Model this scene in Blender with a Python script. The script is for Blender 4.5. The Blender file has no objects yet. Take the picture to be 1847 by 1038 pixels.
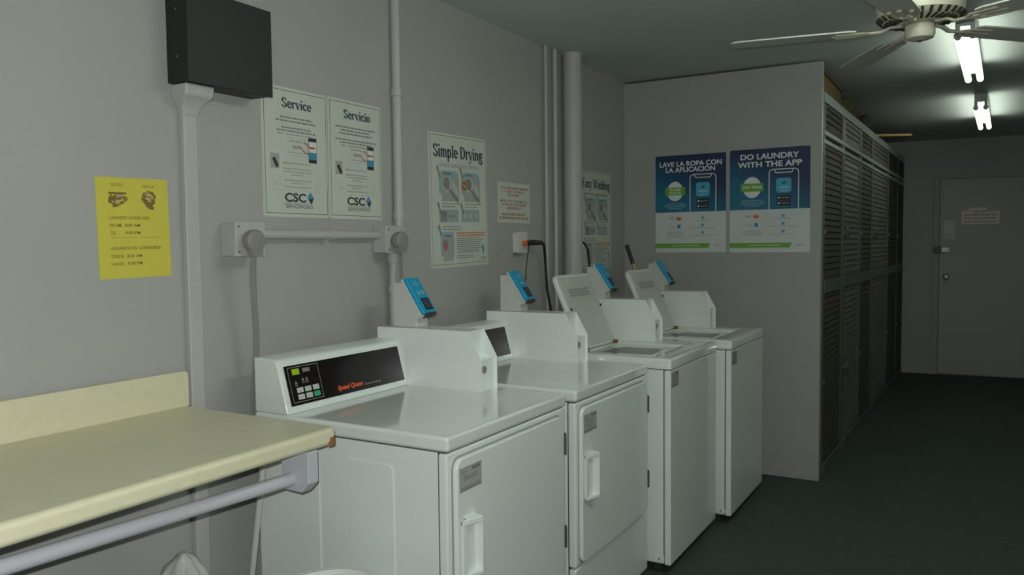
import bpy, bmesh, math, random
from mathutils import Vector, Matrix, noise
R = math.radians
random.seed(7)
S = bpy.context.scene
COL = S.collection

# ------------------------------------------------------------------ camera, light, exposure
FPX = 1433.95
right = Vector((0.86357706, 0.50410014, -0.01084975))
up = Vector((-0.01749814, 0.05146735, 0.99852137))
fwd = Vector((-0.50391317, 0.8621103, -0.05326684))
EYE = Vector((1.9677, -1.2673, 1.3887))
cam = bpy.data.objects.new('camera', bpy.data.cameras.new('camera'))
COL.objects.link(cam)
cam.data.sensor_fit = 'HORIZONTAL'
cam.data.sensor_width = 36.0
cam.data.lens = FPX * 36.0 / 1847.0
cam.data.clip_start = 0.05
cam.matrix_world = Matrix(((right.x, up.x, -fwd.x, EYE.x), (right.y, up.y, -fwd.y, EYE.y),
                           (right.z, up.z, -fwd.z, EYE.z), (0, 0, 0, 1)))
S.camera = cam
S.view_settings.view_transform = 'Standard'
S.view_settings.look = 'None'
S.view_settings.exposure = 0.0
S.view_settings.gamma = 1.0
S.view_settings.use_curve_mapping = False
W = bpy.data.worlds.new('world'); S.world = W; W.use_nodes = True
W.node_tree.nodes['Background'].inputs[0].default_value = (0.02, 0.022, 0.02, 1)
W.node_tree.nodes['Background'].inputs[1].default_value = 0.15
# the flash of the photographer's camera: a small lamp just above and left of the lens
FLASH_W, TUBE_L, TUBE_NEAR = 98.0, 8.0, 24.0
fl = bpy.data.lights.new('camera_flash', 'SPOT')
fl.energy = FLASH_W; fl.color = (0.955, 1.0, 0.985); fl.shadow_soft_size = 0.007
fl.spot_size = R(125); fl.spot_blend = 0.55
flo = bpy.data.objects.new('camera_flash', fl); COL.objects.link(flo)
flo.matrix_world = cam.matrix_world.copy()
flo.location = EYE + up * 0.034 - right * 0.018

# ------------------------------------------------------------------ materials
def mat(name, col, rough=0.6, metal=0.0, spec=0.5, bump=0.0, bscale=200.0, var=0.0, vscale=6.0, emit=None, estr=0.0, coat=0.0, col2=None):
    m = bpy.data.materials.new(name); m.use_nodes = True
    nt = m.node_tree; b = nt.nodes['Principled BSDF']
    b.inputs['Base Color'].default_value = (*col, 1)
    b.inputs['Roughness'].default_value = rough
    b.inputs['Metallic'].default_value = metal
    b.inputs['Specular IOR Level'].default_value = spec
    if coat: b.inputs['Coat Weight'].default_value = coat; b.inputs['Coat Roughness'].default_value = 0.06
    tc = nt.nodes.new('ShaderNodeTexCoord')
    if var or col2:
        n = nt.nodes.new('ShaderNodeTexNoise'); n.inputs['Scale'].default_value = vscale; n.inputs['Detail'].default_value = 4
        nt.links.new(tc.outputs['Object'], n.inputs['Vector'])
        r = nt.nodes.new('ShaderNodeValToRGB')
        c2 = col2 if col2 else tuple(c * (1 - var) for c in col)
        r.color_ramp.elements[0].position = 0.35; r.color_ramp.elements[1].position = 0.65
        r.color_ramp.elements[0].color = (*c2, 1); r.color_ramp.elements[1].color = (*col, 1)
        nt.links.new(n.outputs['Fac'], r.inputs['Fac']); nt.links.new(r.outputs['Color'], b.inputs['Base Color'])
    if bump:
        n = nt.nodes.new('ShaderNodeTexNoise'); n.inputs['Scale'].default_value = bscale; n.inputs['Detail'].default_value = 3
        nt.links.new(tc.outputs['Object'], n.inputs['Vector'])
        bp = nt.nodes.new('ShaderNodeBump'); bp.inputs['Strength'].default_value = bump; bp.inputs['Distance'].default_value = 0.004
        nt.links.new(n.outputs['Fac'], bp.inputs['Height']); nt.links.new(bp.outputs['Normal'], b.inputs['Normal'])
    if emit:
        b.inputs['Emission Color'].default_value = (*emit, 1); b.inputs['Emission Strength'].default_value = estr
    return m
M = {}
M['wall'] = mat('wall_paint', (0.40, 0.395, 0.375), 0.55, bump=0.12, bscale=90, var=0.04, vscale=3)
M['ceil'] = mat('ceiling_paint', (0.54, 0.58, 0.555), 0.8, bump=0.1, bscale=80, var=0.05, vscale=2)
M['floor'] = mat('floor_paint', (0.062, 0.078, 0.072), 0.75, spec=0.3, bump=0.25, bscale=120, col2=(0.048, 0.062, 0.057), vscale=35)
M['part'] = mat('partition_paint', (0.40, 0.40, 0.375), 0.42, bump=0.05, bscale=60, var=0.03)
M['enamel'] = mat('white_enamel', (0.775, 0.825, 0.79), 0.33, bump=0.03, bscale=500, coat=0.3)
M['top'] = mat('white_enamel_top', (0.78, 0.815, 0.765), 0.14, spec=0.6, coat=0.6, var=0.03, vscale=8)
M['sheet'] = mat('white_sheet_metal', (0.82, 0.865, 0.83), 0.26, bump=0.08, bscale=14, coat=0.3)
M['seam'] = mat('seam_shadow_gap', (0.10, 0.10, 0.09), 0.9)
M['laminate'] = mat('cream_laminate', (0.69, 0.655, 0.455), 0.38, var=0.05, vscale=40)
M['chip'] = mat('particle_board', (0.30, 0.14, 0.035), 0.9, bump=0.5, bscale=300)
M['rod'] = mat('grey_painted_rod', (0.50, 0.50, 0.53), 0.4)
M['wallpaint2'] = mat('painted_conduit', (0.46, 0.455, 0.44), 0.45, bump=0.1, bscale=60)
M['plasticw'] = mat('white_plastic', (0.62, 0.62, 0.58), 0.4)
M['black'] = mat('black_painted_steel', (0.012, 0.014, 0.013), 0.5, bump=0.04, bscale=300)
M['glass'] = mat('black_display_glass', (0.012, 0.010, 0.010), 0.16, spec=0.16)
M['yellow'] = mat('yellow_paper', (0.62, 0.56, 0.07), 0.7, var=0.04, vscale=20)
M['paper'] = mat('pale_poster', (0.56, 0.60, 0.52), 0.5, var=0.03, vscale=8)
M['paperw'] = mat('white_poster', (0.66, 0.69, 0.66), 0.45)
M['ink'] = mat('black_ink', (0.035, 0.03, 0.028), 0.6)
M['grey'] = mat('grey_ink', (0.22, 0.22, 0.20), 0.6)
M['lgrey'] = mat('light_grey_ink', (0.36, 0.37, 0.34), 0.6)
M['brownink'] = mat('brown_ink', (0.20, 0.13, 0.03), 0.7)
M['dkbrown'] = mat('dark_brown_ink', (0.10, 0.08, 0.025), 0.7, col2=(0.3, 0.25, 0.04), vscale=90)
M['red'] = mat('red_ink', (0.50, 0.10, 0.06), 0.6)
M['orange'] = mat('orange_ink', (0.62, 0.20, 0.04), 0.6)
M['blueink'] = mat('blue_ink', (0.05, 0.26, 0.42), 0.5)
M['pblue'] = mat('pale_blue_ink', (0.28, 0.42, 0.47), 0.5)
M['cyan'] = mat('cyan_ink', (0.06, 0.42, 0.62), 0.4)
M['green'] = mat('green_ink', (0.16, 0.42, 0.04), 0.4)
M['white'] = mat('white_ink', (0.78, 0.80, 0.78), 0.4)
M['navyblk'] = mat('badge_black', (0.012, 0.016, 0.02), 0.3)
M['readerblue'] = mat('blue_reader_plastic', (0.015, 0.36, 0.62), 0.32, var=0.1, vscale=40)
M['screen'] = mat('reader_screen', (0.07, 0.065, 0.10), 0.15)
M['darkp'] = mat('dark_grey_plastic', (0.05, 0.05, 0.05), 0.4)
M['cordgrey'] = mat('grey_cord', (0.26, 0.25, 0.22), 0.5)
M['cordblk'] = mat('black_cord', (0.018, 0.018, 0.018), 0.45)
M['orangep'] = mat('orange_plastic', (0.70, 0.13, 0.02), 0.4)
M['keyg'] = mat('grey_keys', (0.50, 0.53, 0.50), 0.4)
M['keygreen'] = mat('green_key', (0.03, 0.42, 0.16), 0.4)
M['lcd'] = mat('green_display', (0.20, 0.30, 0.01), 0.4, emit=(0.35, 0.55, 0.0), estr=0.22)
M['redlogo'] = mat('red_logo', (0.75, 0.10, 0.02), 0.4)
M['tin'] = mat('brushed_tin', (0.42, 0.42, 0.36), 0.35, metal=0.6)
M['hinge'] = mat('hinge_metal', (0.20, 0.18, 0.15), 0.4, metal=0.7)
M['rust'] = mat('rusty_steel', (0.22, 0.10, 0.03), 0.8)
M['tub'] = mat('tub_steel', (0.16, 0.16, 0.155), 0.3, metal=0.8)
M['fan'] = mat('fan_cream', (0.62, 0.60, 0.46), 0.4)
M['fanw'] = mat('fan_blade_white', (0.60, 0.61, 0.55), 0.45)
M['vent'] = mat('vent_dark', (0.03, 0.03, 0.02), 0.8)
M['tube'] = mat('fluorescent_tube', (0.9, 0.9, 0.9), 0.3, emit=(0.90, 1.0, 0.86), estr=TUBE_L)
M['tube_near'] = mat('fluorescent_tube_bright', (0.9, 0.9, 0.9), 0.3, emit=(0.90, 1.0, 0.86), estr=TUBE_NEAR)
M['fixture'] = mat('fixture_white', (0.55, 0.57, 0.54), 0.4)
M['lock_l'] = mat('locker_grey_green', (0.150, 0.165, 0.140), 0.55, var=0.25, vscale=5)
M['lock_d'] = mat('locker_dark_slats', (0.062, 0.062, 0.045), 0.7, col2=(0.07, 0.05, 0.025), vscale=6)
M['lock_f'] = mat('locker_frame', (0.12, 0.145, 0.125), 0.5, var=0.2, vscale=6)
M['lock_r'] = mat('locker_rail', (0.36, 0.40, 0.365), 0.5, var=0.15, vscale=6)
M['card'] = mat('brown_cardboard', (0.24, 0.15, 0.07), 0.8, var=0.2, vscale=8)
M['olive'] = mat('olive_cloth', (0.15, 0.145, 0.07), 0.9, var=0.4, vscale=12)
M['dkcloth'] = mat('dark_cloth', (0.05, 0.042, 0.028), 0.9)
M['wood'] = mat('yellow_wood', (0.55, 0.36, 0.12), 0.5)
M['door'] = mat('back_door_paint', (0.40, 0.40, 0.37), 0.45)
M['brass'] = mat('dull_metal', (0.32, 0.30, 0.24), 0.35, metal=0.7)
M['bag'] = mat('white_bag', (0.50, 0.50, 0.46), 0.45)
M['bin'] = mat('white_bin', (0.66, 0.67, 0.63), 0.4)
M['bristle'] = mat('broom_bristle', (0.25, 0.17, 0.06), 0.9)
M['signp'] = mat('door_sign_paper', (0.78, 0.68, 0.52), 0.35)
M['tinpaper'] = mat('silver_sticker', (0.42, 0.43, 0.38), 0.4)
M['lidinner'] = mat('lid_inner', (0.62, 0.63, 0.57), 0.35, var=0.05, vscale=10)
M['tanink'] = mat('tan_ink', (0.45, 0.33, 0.18), 0.6)
M['paper2'] = mat('pale_grey_ink', (0.46, 0.48, 0.44), 0.5)
M['redfaded'] = mat('faded_red_ink', (0.44, 0.14, 0.10), 0.6)
M['pgreen'] = mat('pale_green_ink', (0.45, 0.66, 0.32), 0.4)
# blue poster head: the printed gradient of the poster itself
def mk_bluehead():
    m = bpy.data.materials.new('poster_blue_print'); m.use_nodes = True; nt = m.node_tree; b = nt.nodes['Principled BSDF']
    tc = nt.nodes.new('ShaderNodeTexCoord'); sx = nt.nodes.new('ShaderNodeSeparateXYZ')
    nt.links.new(tc.outputs['Generated'], sx.inputs[0])
    a = nt.nodes.new('ShaderNodeMath'); a.operation = 'MULTIPLY_ADD'; a.inputs[1].default_value = 0.55; a.inputs[2].default_value = 0.0
    nt.links.new(sx.outputs[0], a.inputs[0])
    ad = nt.nodes.new('ShaderNodeMath'); ad.operation = 'ADD'
    nt.links.new(a.outputs[0], ad.inputs[0]); nt.links.new(sx.outputs[1], ad.inputs[1])
    r = nt.nodes.new('ShaderNodeValToRGB')
    r.color_ramp.elements[0].position = 0.3; r.color_ramp.elements[0].color = (0.008, 0.17, 0.29, 1)
    r.color_ramp.elements[1].position = 1.15; r.color_ramp.elements[1].color = (0.010, 0.030, 0.095, 1)
    nt.links.new(ad.outputs[0], r.inputs[0]); nt.links.new(r.outputs[0], b.inputs['Base Color'])
    b.inputs['Roughness'].default_value = 0.45
    return m
M['bluehead'] = mk_bluehead()

# ------------------------------------------------------------------ mesh helpers
class MB:
    def __init__(s): s.v = []; s.f = []; s.m = []; s.k = 0
    def use(s, k): s.k = k; return s
    def add(s, vs, fs):
        o = len(s.v); s.v += [tuple(p) for p in vs]
        for f in fs: s.f.append([i + o for i in f]); s.m.append(s.k)
        return s
    def box(s, x0, x1, y0, y1, z0, z1):
        vs = [(x, y, z) for z in (z0, z1) for y in (y0, y1) for x in (x0, x1)]
        return s.add(vs, [(0, 2, 3, 1), (4, 5, 7, 6), (0, 1, 5, 4), (2, 6, 7, 3), (0, 4, 6, 2), (1, 3, 7, 5)])
    def prism(s, poly, a0, a1, axis='y'):
        def P(p, a): return {'x': (a, p[0], p[1]), 'y': (p[0], a, p[1]), 'z': (p[0], p[1], a)}[axis]
        n = len(poly); vs = [P(p, a0) for p in poly] + [P(p, a1) for p in poly]
        fs = [list(range(n)), list(range(2 * n - 1, n - 1, -1))] + [(i, (i + 1) % n, n + (i + 1) % n, n + i) for i in range(n)]
        return s.add(vs, fs)
    def obox(s, c, ax, ay, az, hx, hy, hz):   # oriented box
        c = Vector(c); vs = []
        for k in (-1, 1):
            for j in (-1, 1):
                for i in (-1, 1): vs.append(c + ax * (i * hx) + ay * (j * hy) + az * (k * hz))
        return s.add(vs, [(0, 2, 3, 1), (4, 5, 7, 6), (0, 1, 5, 4), (2, 6, 7, 3), (0, 4, 6, 2), (1, 3, 7, 5)])
    def tube(s, path, r, n=12, rr=None, flat=1.0, caps=True):
        path = [Vector(p) for p in path]; k = len(path); rings = []
        t0 = (path[1] - path[0]).normalized()
        ref = Vector((0, 0, 1)) if abs(t0.z) < 0.9 else Vector((0, 1, 0))
        a = t0.cross(ref).normalized()
        for i, p in enumerate(path):
            t = (path[min(i + 1, k - 1)] - path[max(i - 1, 0)]).normalized()
            a = (a - t * a.dot(t)).normalized(); b = t.cross(a)
            q = rr[i] if rr else r
            rings.append([p + a * (q * math.cos(2 * math.pi * j / n)) + b * (q * flat * math.sin(2 * math.pi * j / n)) for j in range(n)])
        vs = [p for g in rings for p in g]; fs = []
        for i in range(k - 1):
            for j in range(n): fs.append((i * n + j, i * n + (j + 1) % n, (i + 1) * n + (j + 1) % n, (i + 1) * n + j))
        if caps: fs += [list(range(n))[::-1], [(k - 1) * n + j for j in range(n)]]
        return s.add(vs, fs)
    def lathe(s, prof, c=(0, 0, 0), n=32, axis='z', sx=1.0, sy=1.0):
        vs = []; fs = []
        for (r, h) in prof:
            for j in range(n):
                u, w = r * math.cos(2 * math.pi * j / n) * sx, r * math.sin(2 * math.pi * j / n) * sy
                q = {'z': (u, w, h), 'x': (h, u, w), 'y': (u, h, w)}[axis]
                vs.append((c[0] + q[0], c[1] + q[1], c[2] + q[2]))
        for i in range(len(prof) - 1):
            for j in range(n): fs.append((i * n + j, i * n + (j + 1) % n, (i + 1) * n + (j + 1) % n, (i + 1) * n + j))
        fs.append(list(range(n))[::-1]); fs.append([(len(prof) - 1) * n + j for j in range(n)])
        return s.add(vs, fs)
    # flat print in the X/Y plane at height n
    def rect(s, u0, v0, u1, v1, h): return s.add([(u0, v0, h), (u1, v0, h), (u1, v1, h), (u0, v1, h)], [(0, 1, 2, 3)])
    def poly(s, pts, h): return s.add([(p[0], p[1], h) for p in pts], [list(range(len(pts)))])
    def disc(s, u, v, r, h, n=24, ry=None, wob=0.0):
        ry = ry or r
        return s.poly([(u + r * (1 + wob * ((i % 2) * 2 - 1)) * math.cos(2 * math.pi * i / n), v + ry * (1 + wob * ((i % 2) * 2 - 1)) * math.sin(2 * math.pi * i / n)) for i in range(n)], h)
    def frame(s, u0, v0, u1, v1, t, h):
        s.rect(u0, v0, u1, v0 + t, h); s.rect(u0, v1 - t, u1, v1, h); s.rect(u0, v0 + t, u0 + t, v1 - t, h); return s.rect(u1 - t, v0 + t, u1, v1 - t, h)
    def line(s, p, q, t, h):
        p = Vector((*p, 0)); q = Vector((*q, 0)); d = (q - p); n = Vector((-d.y, d.x, 0)).normalized() * (t / 2)
        return s.poly([p + n, p - n, q - n, q + n][::-1] if False else [p - n, q - n, q + n, p + n], h)
    def path(s, pts, t, h):
        for a, b in zip(pts, pts[1:]): s.line(a, b, t, h)
        return s
    def words(s, u0, u1, v, hgt, h, rng, align='c', fill=1.0, letters=False):
        Wd = (u1 - u0) * fill; a = {'c': (u0 + u1 - Wd) / 2, 'l': u0, 'r': u1 - Wd}[align]; e = a + Wd; x = a
        while x < e - hgt * 0.5:
            w = min(hgt * rng.uniform(1.2, 4.2), e - x)
            if letters:   # a row of letter sized marks with open counters
                lw = hgt * 0.52; k = max(1, int(w / (lw * 1.25)))
                for i in range(k):
                    a = x + i * lw * 1.25; t = hgt * 0.17
                    s.rect(a, v, a + t, v + hgt, h)
                    for q in rng.sample([0, 1, 2, 3], 2 if i % 2 else 3):
                        if q == 3: s.rect(a + lw - t, v, a + lw, v + hgt, h)
                        else: s.rect(a + t, v + (hgt - t) * q / 2, a + lw - t, v + (hgt - t) * q / 2 + t, h)
                w = k * lw * 1.25
            else: s.rect(x, v, x + w, v + hgt, h)
            x += w + hgt * 0.5
        return s
    def build(s, name, mats, parent=None, bevel=None, seg=3, smooth=False, angle=40, label=None):
        me = bpy.data.meshes.new(name); me.from_pydata(s.v, [], s.f)
        if not isinstance(mats, (list, tuple)): mats = [mats]
        for m in mats: me.materials.append(M[m])
        for p, k in zip(me.polygons, s.m): p.material_index = k
        bm = bmesh.new(); bm.from_mesh(me); bmesh.ops.recalc_face_normals(bm, faces=bm.faces) if (bevel or smooth or not getattr(s, 'flat', False)) else None
        bm.to_mesh(me); bm.free()
        o = bpy.data.objects.new(name, me); COL.objects.link(o)
        if parent: o.parent = parent
        if bevel:
            for p in me.polygons: p.use_smooth = True
            b = o.modifiers.new('bevel', 'BEVEL'); b.width = bevel; b.segments = seg; b.limit_method = 'ANGLE'; b.angle_limit = R(35); b.harden_normals = True
        elif smooth:
            for p in me.polygons: p.use_smooth = True
            me.set_sharp_from_angle(angle=R(angle))
        if label: o['label'] = label
        return o
class PM(MB):
    flat = True
def tag(o, label, cat, group=None, kind=None):
    if label: o['label'] = label
    if cat: o['category'] = cat
    if group: o['group'] = group
    if kind: o['kind'] = kind
    return o
def thing(name, label, cat, loc=(0, 0, 0), rot=(0, 0, 0), group=None):
    o = bpy.data.objects.new(name, None); COL.objects.link(o); o.empty_display_size = 0.1
    o.location = loc; o.rotation_euler = rot
    return tag(o, label, cat, group)
def copy_tree(o, parent=None):
    c = o.copy(); COL.objects.link(c)
    if parent: c.parent = parent
    for ch in list(o.children): copy_tree(ch, c)
    return c
def struct(o, label, cat='wall'): return tag(o, label, cat, kind='structure')
LEFTWALL = (R(90), 0, R(90)); FACING = (R(90), 0, 0)

def text_mesh(body, off=0.0, spacing=1.0):
    c = bpy.data.curves.new('lettering', 'FONT'); c.body = body; c.offset = off; c.space_character = spacing; c.resolution_u = 3
    t = bpy.data.objects.new('lettering', c); COL.objects.link(t)
    dg = bpy.context.evaluated_depsgraph_get(); me = bpy.data.meshes.new_from_object(t.evaluated_get(dg))
    vs = [v.co.copy() for v in me.vertices]; fs = [list(p.vertices) for p in me.polygons]
    bpy.data.objects.remove(t); bpy.data.curves.remove(c); bpy.data.meshes.remove(me)
    return vs, fs
def put_text(mb, body, u0, v0, w, hgt, h, align='l', off=0.0, shear=0.0, fit=True):
    vs, fs = text_mesh(body, off)
    x0 = min(v.x for v in vs); x1 = max(v.x for v in vs); y0 = min(v.y for v in vs); y1 = max(v.y for v in vs)
    ky = hgt / (y1 - y0); kx = w / (x1 - x0) if w else ky
    Wd = kx * (x1 - x0); a = {'l': u0, 'c': u0 - Wd / 2, 'r': u0 - Wd}[align]
    mb.add([(a + (v.x - x0) * kx + shear * (v.y - y0) * ky, v0 + (v.y - y0) * ky, h) for v in vs], fs)
    return mb

# bold roman lettering with serifs, drawn with a broad pen
def arc(cx, cy, rx, ry, a0, a1, n=10):
    return [(cx + rx * math.cos(R(a0 + (a1 - a0) * i / n)), cy + ry * math.sin(R(a0 + (a1 - a0) * i / n))) for i in range(n + 1)]
GL = {
 'S': (.52, [arc(.25, .53, .17, .15, 20, 200) + arc(.26, .2, .18, .18, 150, -160)[0:0] + [(.12, .45), (.38, .28)] + arc(.25, .18, .17, .16, 10, -170)], [(.42, .5, .42, .68), (.07, .04, .07, .2)]),
 'e': (.44, [[(.08, .26), (.36, .26)] + arc(.22, .24, .15, .22, 10, 325, 14)], []),
 'r': (.38, [[(.1, .02), (.1, .46)], arc(.25, .34, .14, .11, 170, 30, 6)], [(.02, .02, .2, .02), (.02, .45, .1, .45)]),
 'v': (.46, [[(.06, .46), (.22, .02)], [(.22, .02), (.38, .46)]], [(.0, .45, .16, .45), (.3, .45, .44, .45)]),
 'i': (.24, [[(.11, .02), (.11, .46)], [(.11, .6), (.11, .69)]], [(.02, .02, .2, .02), (.02, .45, .11, .45)]),
 'c': (.42, [arc(.22, .24, .15, .22, 40, 325, 14)], [(.33, .33, .33, .42)]),
 'o': (.46, [arc(.22, .24, .16, .22, 0, 360, 18)], []),
 'm': (.72, [[(.1, .02), (.1, .46)], arc(.22, .33, .12, .12, 180, 0, 8) + [(.34, .02)], arc(.46, .33, .12, .12, 180, 0, 8) + [(.58, .02)]], [(.02, .02, .18, .02), (.27, .02, .41, .02), (.51, .02, .66, .02), (.02, .45, .1, .45)]),
 'n': (.5, [[(.1, .02), (.1, .46)], arc(.23, .33, .13, .12, 180, 0, 8) + [(.36, .02)]], [(.02, .02, .18, .02), (.29, .02, .44, .02), (.02, .45, .1, .45)]),
 'h': (.5, [[(.1, .02), (.1, .7)], arc(.23, .33, .13, .12, 180, 0, 8) + [(.36, .02)]], [(.02, .02, .18, .02), (.29, .02, .44, .02), (.02, .69, .1, .69)]),
 'p': (.5, [[(.1, -.2), (.1, .46)], arc(.24, .24, .15, .22, 170, -170, 14)], [(.02, -.2, .2, -.2), (.02, .45, .1, .45)]),
 'l': (.24, [[(.11, .02), (.11, .7)]], [(.02, .02, .2, .02), (.02, .69, .11, .69)]),
 'D': (.64, [[(.13, .02), (.13, .68)], [(.13, .67)] + arc(.26, .35, .27, .33, 90, -90, 12) + [(.13, .02)]], [(.03, .02, .2, .02), (.03, .68, .2, .68)]),
 'y': (.46, [[(.06, .46), (.23, .02)], [(.4, .46), (.17, -.16)] + arc(.11, -.15, .06, .05, -10, -150, 4)], [(.0, .45, .16, .45), (.3, .45, .46, .45)]),
 'g': (.46, [arc(.2, .3, .13, .16, 0, 360, 14), [(.33, .45), (.42, .47)], [(.12, .14), (.1, .06), (.32, .02)] + arc(.21, -.09, .15, .1, 40, -220, 10)], []),
 'E': (.58, [[(.13, .02), (.13, .68)]], [(.03, .02, .48, .02), (.03, .68, .48, .68), (.13, .36, .36, .36), (.48, .02, .48, .16), (.47, .68, .47, .55), (.36, .28, .36, .44)]),
 'a': (.46, [arc(.21, .33, .13, .13, 150, 0, 8) + [(.34, .08), (.42, .03)], [(.34, .28)] + arc(.2, .14, .13, .12, 70, 330, 10)], []),
 's': (.38, [arc(.18, .36, .12, .1, 20, 200) + [(.1, .3), (.26, .18)] + arc(.18, .12, .12, .1, 10, -170)], []),
 'W': (.92, [[(.08, .68), (.25, .02)], [(.25, .02), (.44, .66)], [(.4, .68), (.6, .02)], [(.6, .02), (.8, .68)]], [(.0, .68, .18, .68), (.32, .68, .5, .68), (.72, .68, .9, .68)]),
 ' ': (.24, [], []),
}
def serif_text(mb, body, u0, v0, w, cap, h):
    total = sum(GL[c][0] for c in body); kx = w / total; ky = cap / 0.7; x = 0
    z = h
    for c in body:
        adv, strokes, ser = GL[c]
        for st in strokes:
            for a, b in zip(st, st[1:]):
                d = Vector((b[0] - a[0], b[1] - a[1]))
                if d.length < 1e-5: continue
                d.normalize(); t = 0.045 + 0.085 * abs(d.y) ** 1.2
                if d.x * d.y > 0 and abs(d.x) > 0.25 and c in 'vyW': t = 0.05
                n = Vector((-d.y, d.x)) * (t / 2); e = d * 0.015
                A = Vector(a) - e; B = Vector(b) + e
                z += 1e-7
                mb.poly([(u0 + (x + q.x) * kx, v0 + q.y * ky) for q in (A - n, B - n, B + n, A + n)], z)
        for (ax, ay, bx, by) in ser:
            z += 1e-7; t = 0.025
            if abs(ax - bx) > abs(ay - by): q = [(min(ax, bx), ay - t), (max(ax, bx), ay - t), (max(ax, bx), ay + t), (min(ax, bx), ay + t)]
            else: q = [(ax - t, min(ay, by)), (ax + t, min(ay, by)), (ax + t, max(ay, by)), (ax - t, max(ay, by))]
            mb.poly([(u0 + (x + p[0]) * kx, v0 + p[1] * ky) for p in q], z)
        x += adv
    return mb

# ------------------------------------------------------------------ the room
H = 2.4192; YP = 3.5413; WP = 1.2; YB = 8.015; BROT = 0.0759
struct(MB().box(-0.15, 3.5, -2.8, 9.2, -0.1, 0).build('floor', 'floor'), 'dark grey green painted floor', 'floor')
struct(MB().box(-0.15, 3.5, -2.8, 9.2, H, H + 0.1).build('ceiling', 'ceil'), 'flat pale grey ceiling', 'ceiling')
struct(MB().box(-0.15, 0, -2.8, 9.2, 0, H).build('wall_left', 'wall'), 'long grey painted wall behind the machines')
struct(MB().box(3.4, 3.5, -2.8, 9.2, 0, H).build('wall_right', 'wall'), 'grey wall on the right side of the room')
struct(MB().box(0, 3.4, -2.8, -2.7, 0, H).build('wall_front', 'wall'), 'grey wall behind the camera')
struct(MB().box(0, WP, YP, YP + 0.05, 0, H - 0.012).build('wall_partition', 'part', bevel=0.003, seg=2), 'grey partition wall beside the washers, ending at the lockers')
bw = MB().box(-1.3, 2.6, 0, 0.12, 0, H).build('wall_back', 'wall'); bw.location = (WP, YB, 0); bw.rotation_euler = (0, 0, BROT)
struct(bw, 'far grey end wall with a flush door')
bb = MB().box(0.0, 0.425, -0.012, 0, 0, 0.09).build('baseboard_back', 'door', bevel=0.003); bb.location = (WP, YB, 0); bb.rotation_euler = (0, 0, BROT)
struct(bb, 'low grey baseboard on the far end wall', 'baseboard')
dr = thing('door_1', 'flush grey door in the far end wall', 'door', (WP, YB, 0), (0, 0, BROT)); dr['kind'] = 'structure'
MB().box(0.437, 1.32, -0.03, -0.001, 0.012, 2.012).build('door_leaf', 'door', dr, bevel=0.003)
MB().box(0.375, 0.43, -0.016, -0.001, 0, 2.06).box(1.327, 1.38, -0.016, -0.001, 0, 2.06).box(0.43, 1.327, -0.016, -0.001, 2.019, 2.06).build('door_frame', 'wall', dr, bevel=0.003)
kn = MB().lathe([(0.031, 0), (0.031, -0.008), (0.012, -0.012), (0.012, -0.04), (0.027, -0.05), (0.029, -0.065), (0.018, -0.078)], (0.498, -0.03, 1.02), 20, 'y').build('door_knob', 'brass', dr, smooth=True, label='round dull metal door knob')
MB().box(0.385, 0.452, -0.062, -0.03, 1.262, 1.325).use(1).box(0.452, 0.52, -0.052, -0.03, 1.268, 1.318).box(0.515, 0.526, -0.055, -0.03, 1.262, 1.325).build('surface_lock', ['darkp', 'brass'], dr, bevel=0.003, label='dark surface mounted lock')
t = thing('paper_notice', 'small pale paper stuck on the far door above its lock', 'notice', (WP + 0.44, YB + 0.44 * BROT - 0.0315, 1.40), (R(90), 0, BROT))
PM().box(0.03, 0.135, 0, 0.19, 0, 0.001).build('sheet', 'paper', t)
t = thing('door_sign', 'wide worn tan sign high on the far door', 'sign', (WP + 0.63, YB + 0.63 * BROT - 0.0335, 1.55), (R(90), 0, BROT))
PM().poly([(0, 0), (0.33, 0), (0.33, 0.13), (0.22, 0.13), (0.22, 0.165), (0.07, 0.165), (0.06, 0.14), (0, 0.13)], 0.002).build('sheet', 'signp', t)
rng = random.Random(3); pr = PM()
for k in range(4): pr.words(0.015, 0.315, 0.018 + 0.034 * k, 0.014, 0.003, rng, 'c', 0.95 if k < 3 else 0.45)
pr.build('faded_print', 'lgrey', t)

# ------------------------------------------------------------------ pipes and conduits on the left wall
def pipe(name, label, cat, y, x, r, z0, z1, m='wallpaint2', n=20):
    o = MB().tube([(0, 0, z0), (0, 0, z1)], r, n).build(name, m, smooth=True); o.location = (x, y, 0); return tag(o, label, cat)
pipe('drain_pipe', 'thick grey painted vertical pipe beside the washers', 'pipe', 2.665, 0.062, 0.05, 0, H, n=32)
pipe('thin_pipe', 'thin pale vertical pipe, first of two left of the thick pipe', 'pipe', 2.43, 0.022, 0.008, 0, H)
pipe('thin_pipe', 'thin pale vertical pipe, right beside the thick pipe', 'pipe', 2.535, 0.022, 0.011, 0, H)
t = thing('conduit', 'painted vertical conduit running from ceiling down past the second outlet box', 'conduit', (0.02, 1.197, 0))
MB().tube([(0, 0, 0.0), (0, 0, H)], 0.0185, 18).build('pipe', 'wallpaint2', t, smooth=True)
for z in (1.98, 1.51, 1.15): MB().lathe([(0.023, -0.012), (0.023, 0.012)], (0, 0, z), 18).build('strap', 'wallpaint2', t, smooth=True)
t = thing('conduit', 'short painted conduit dropping below the second outlet box', 'conduit', (0.03, 1.142, 0))
MB().tube([(0, 0, 0.0), (0, 0.002, 1.2), (0, 0.004, 1.365)], 0.0165, 16).build('pipe', 'wallpaint2', t, smooth=True)
MB().lathe([(0.021, 1.325), (0.024, 1.335), (0.024, 1.355), (0.02, 1.366)], (0, 0.004, 0), 16).build('coupling', 'wallpaint2', t, smooth=True)
MB().lathe([(0.02, -0.01), (0.02, 0.01)], (0, 0.001, 1.225), 16).build('coupling', 'wallpaint2', t, smooth=True)
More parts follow.
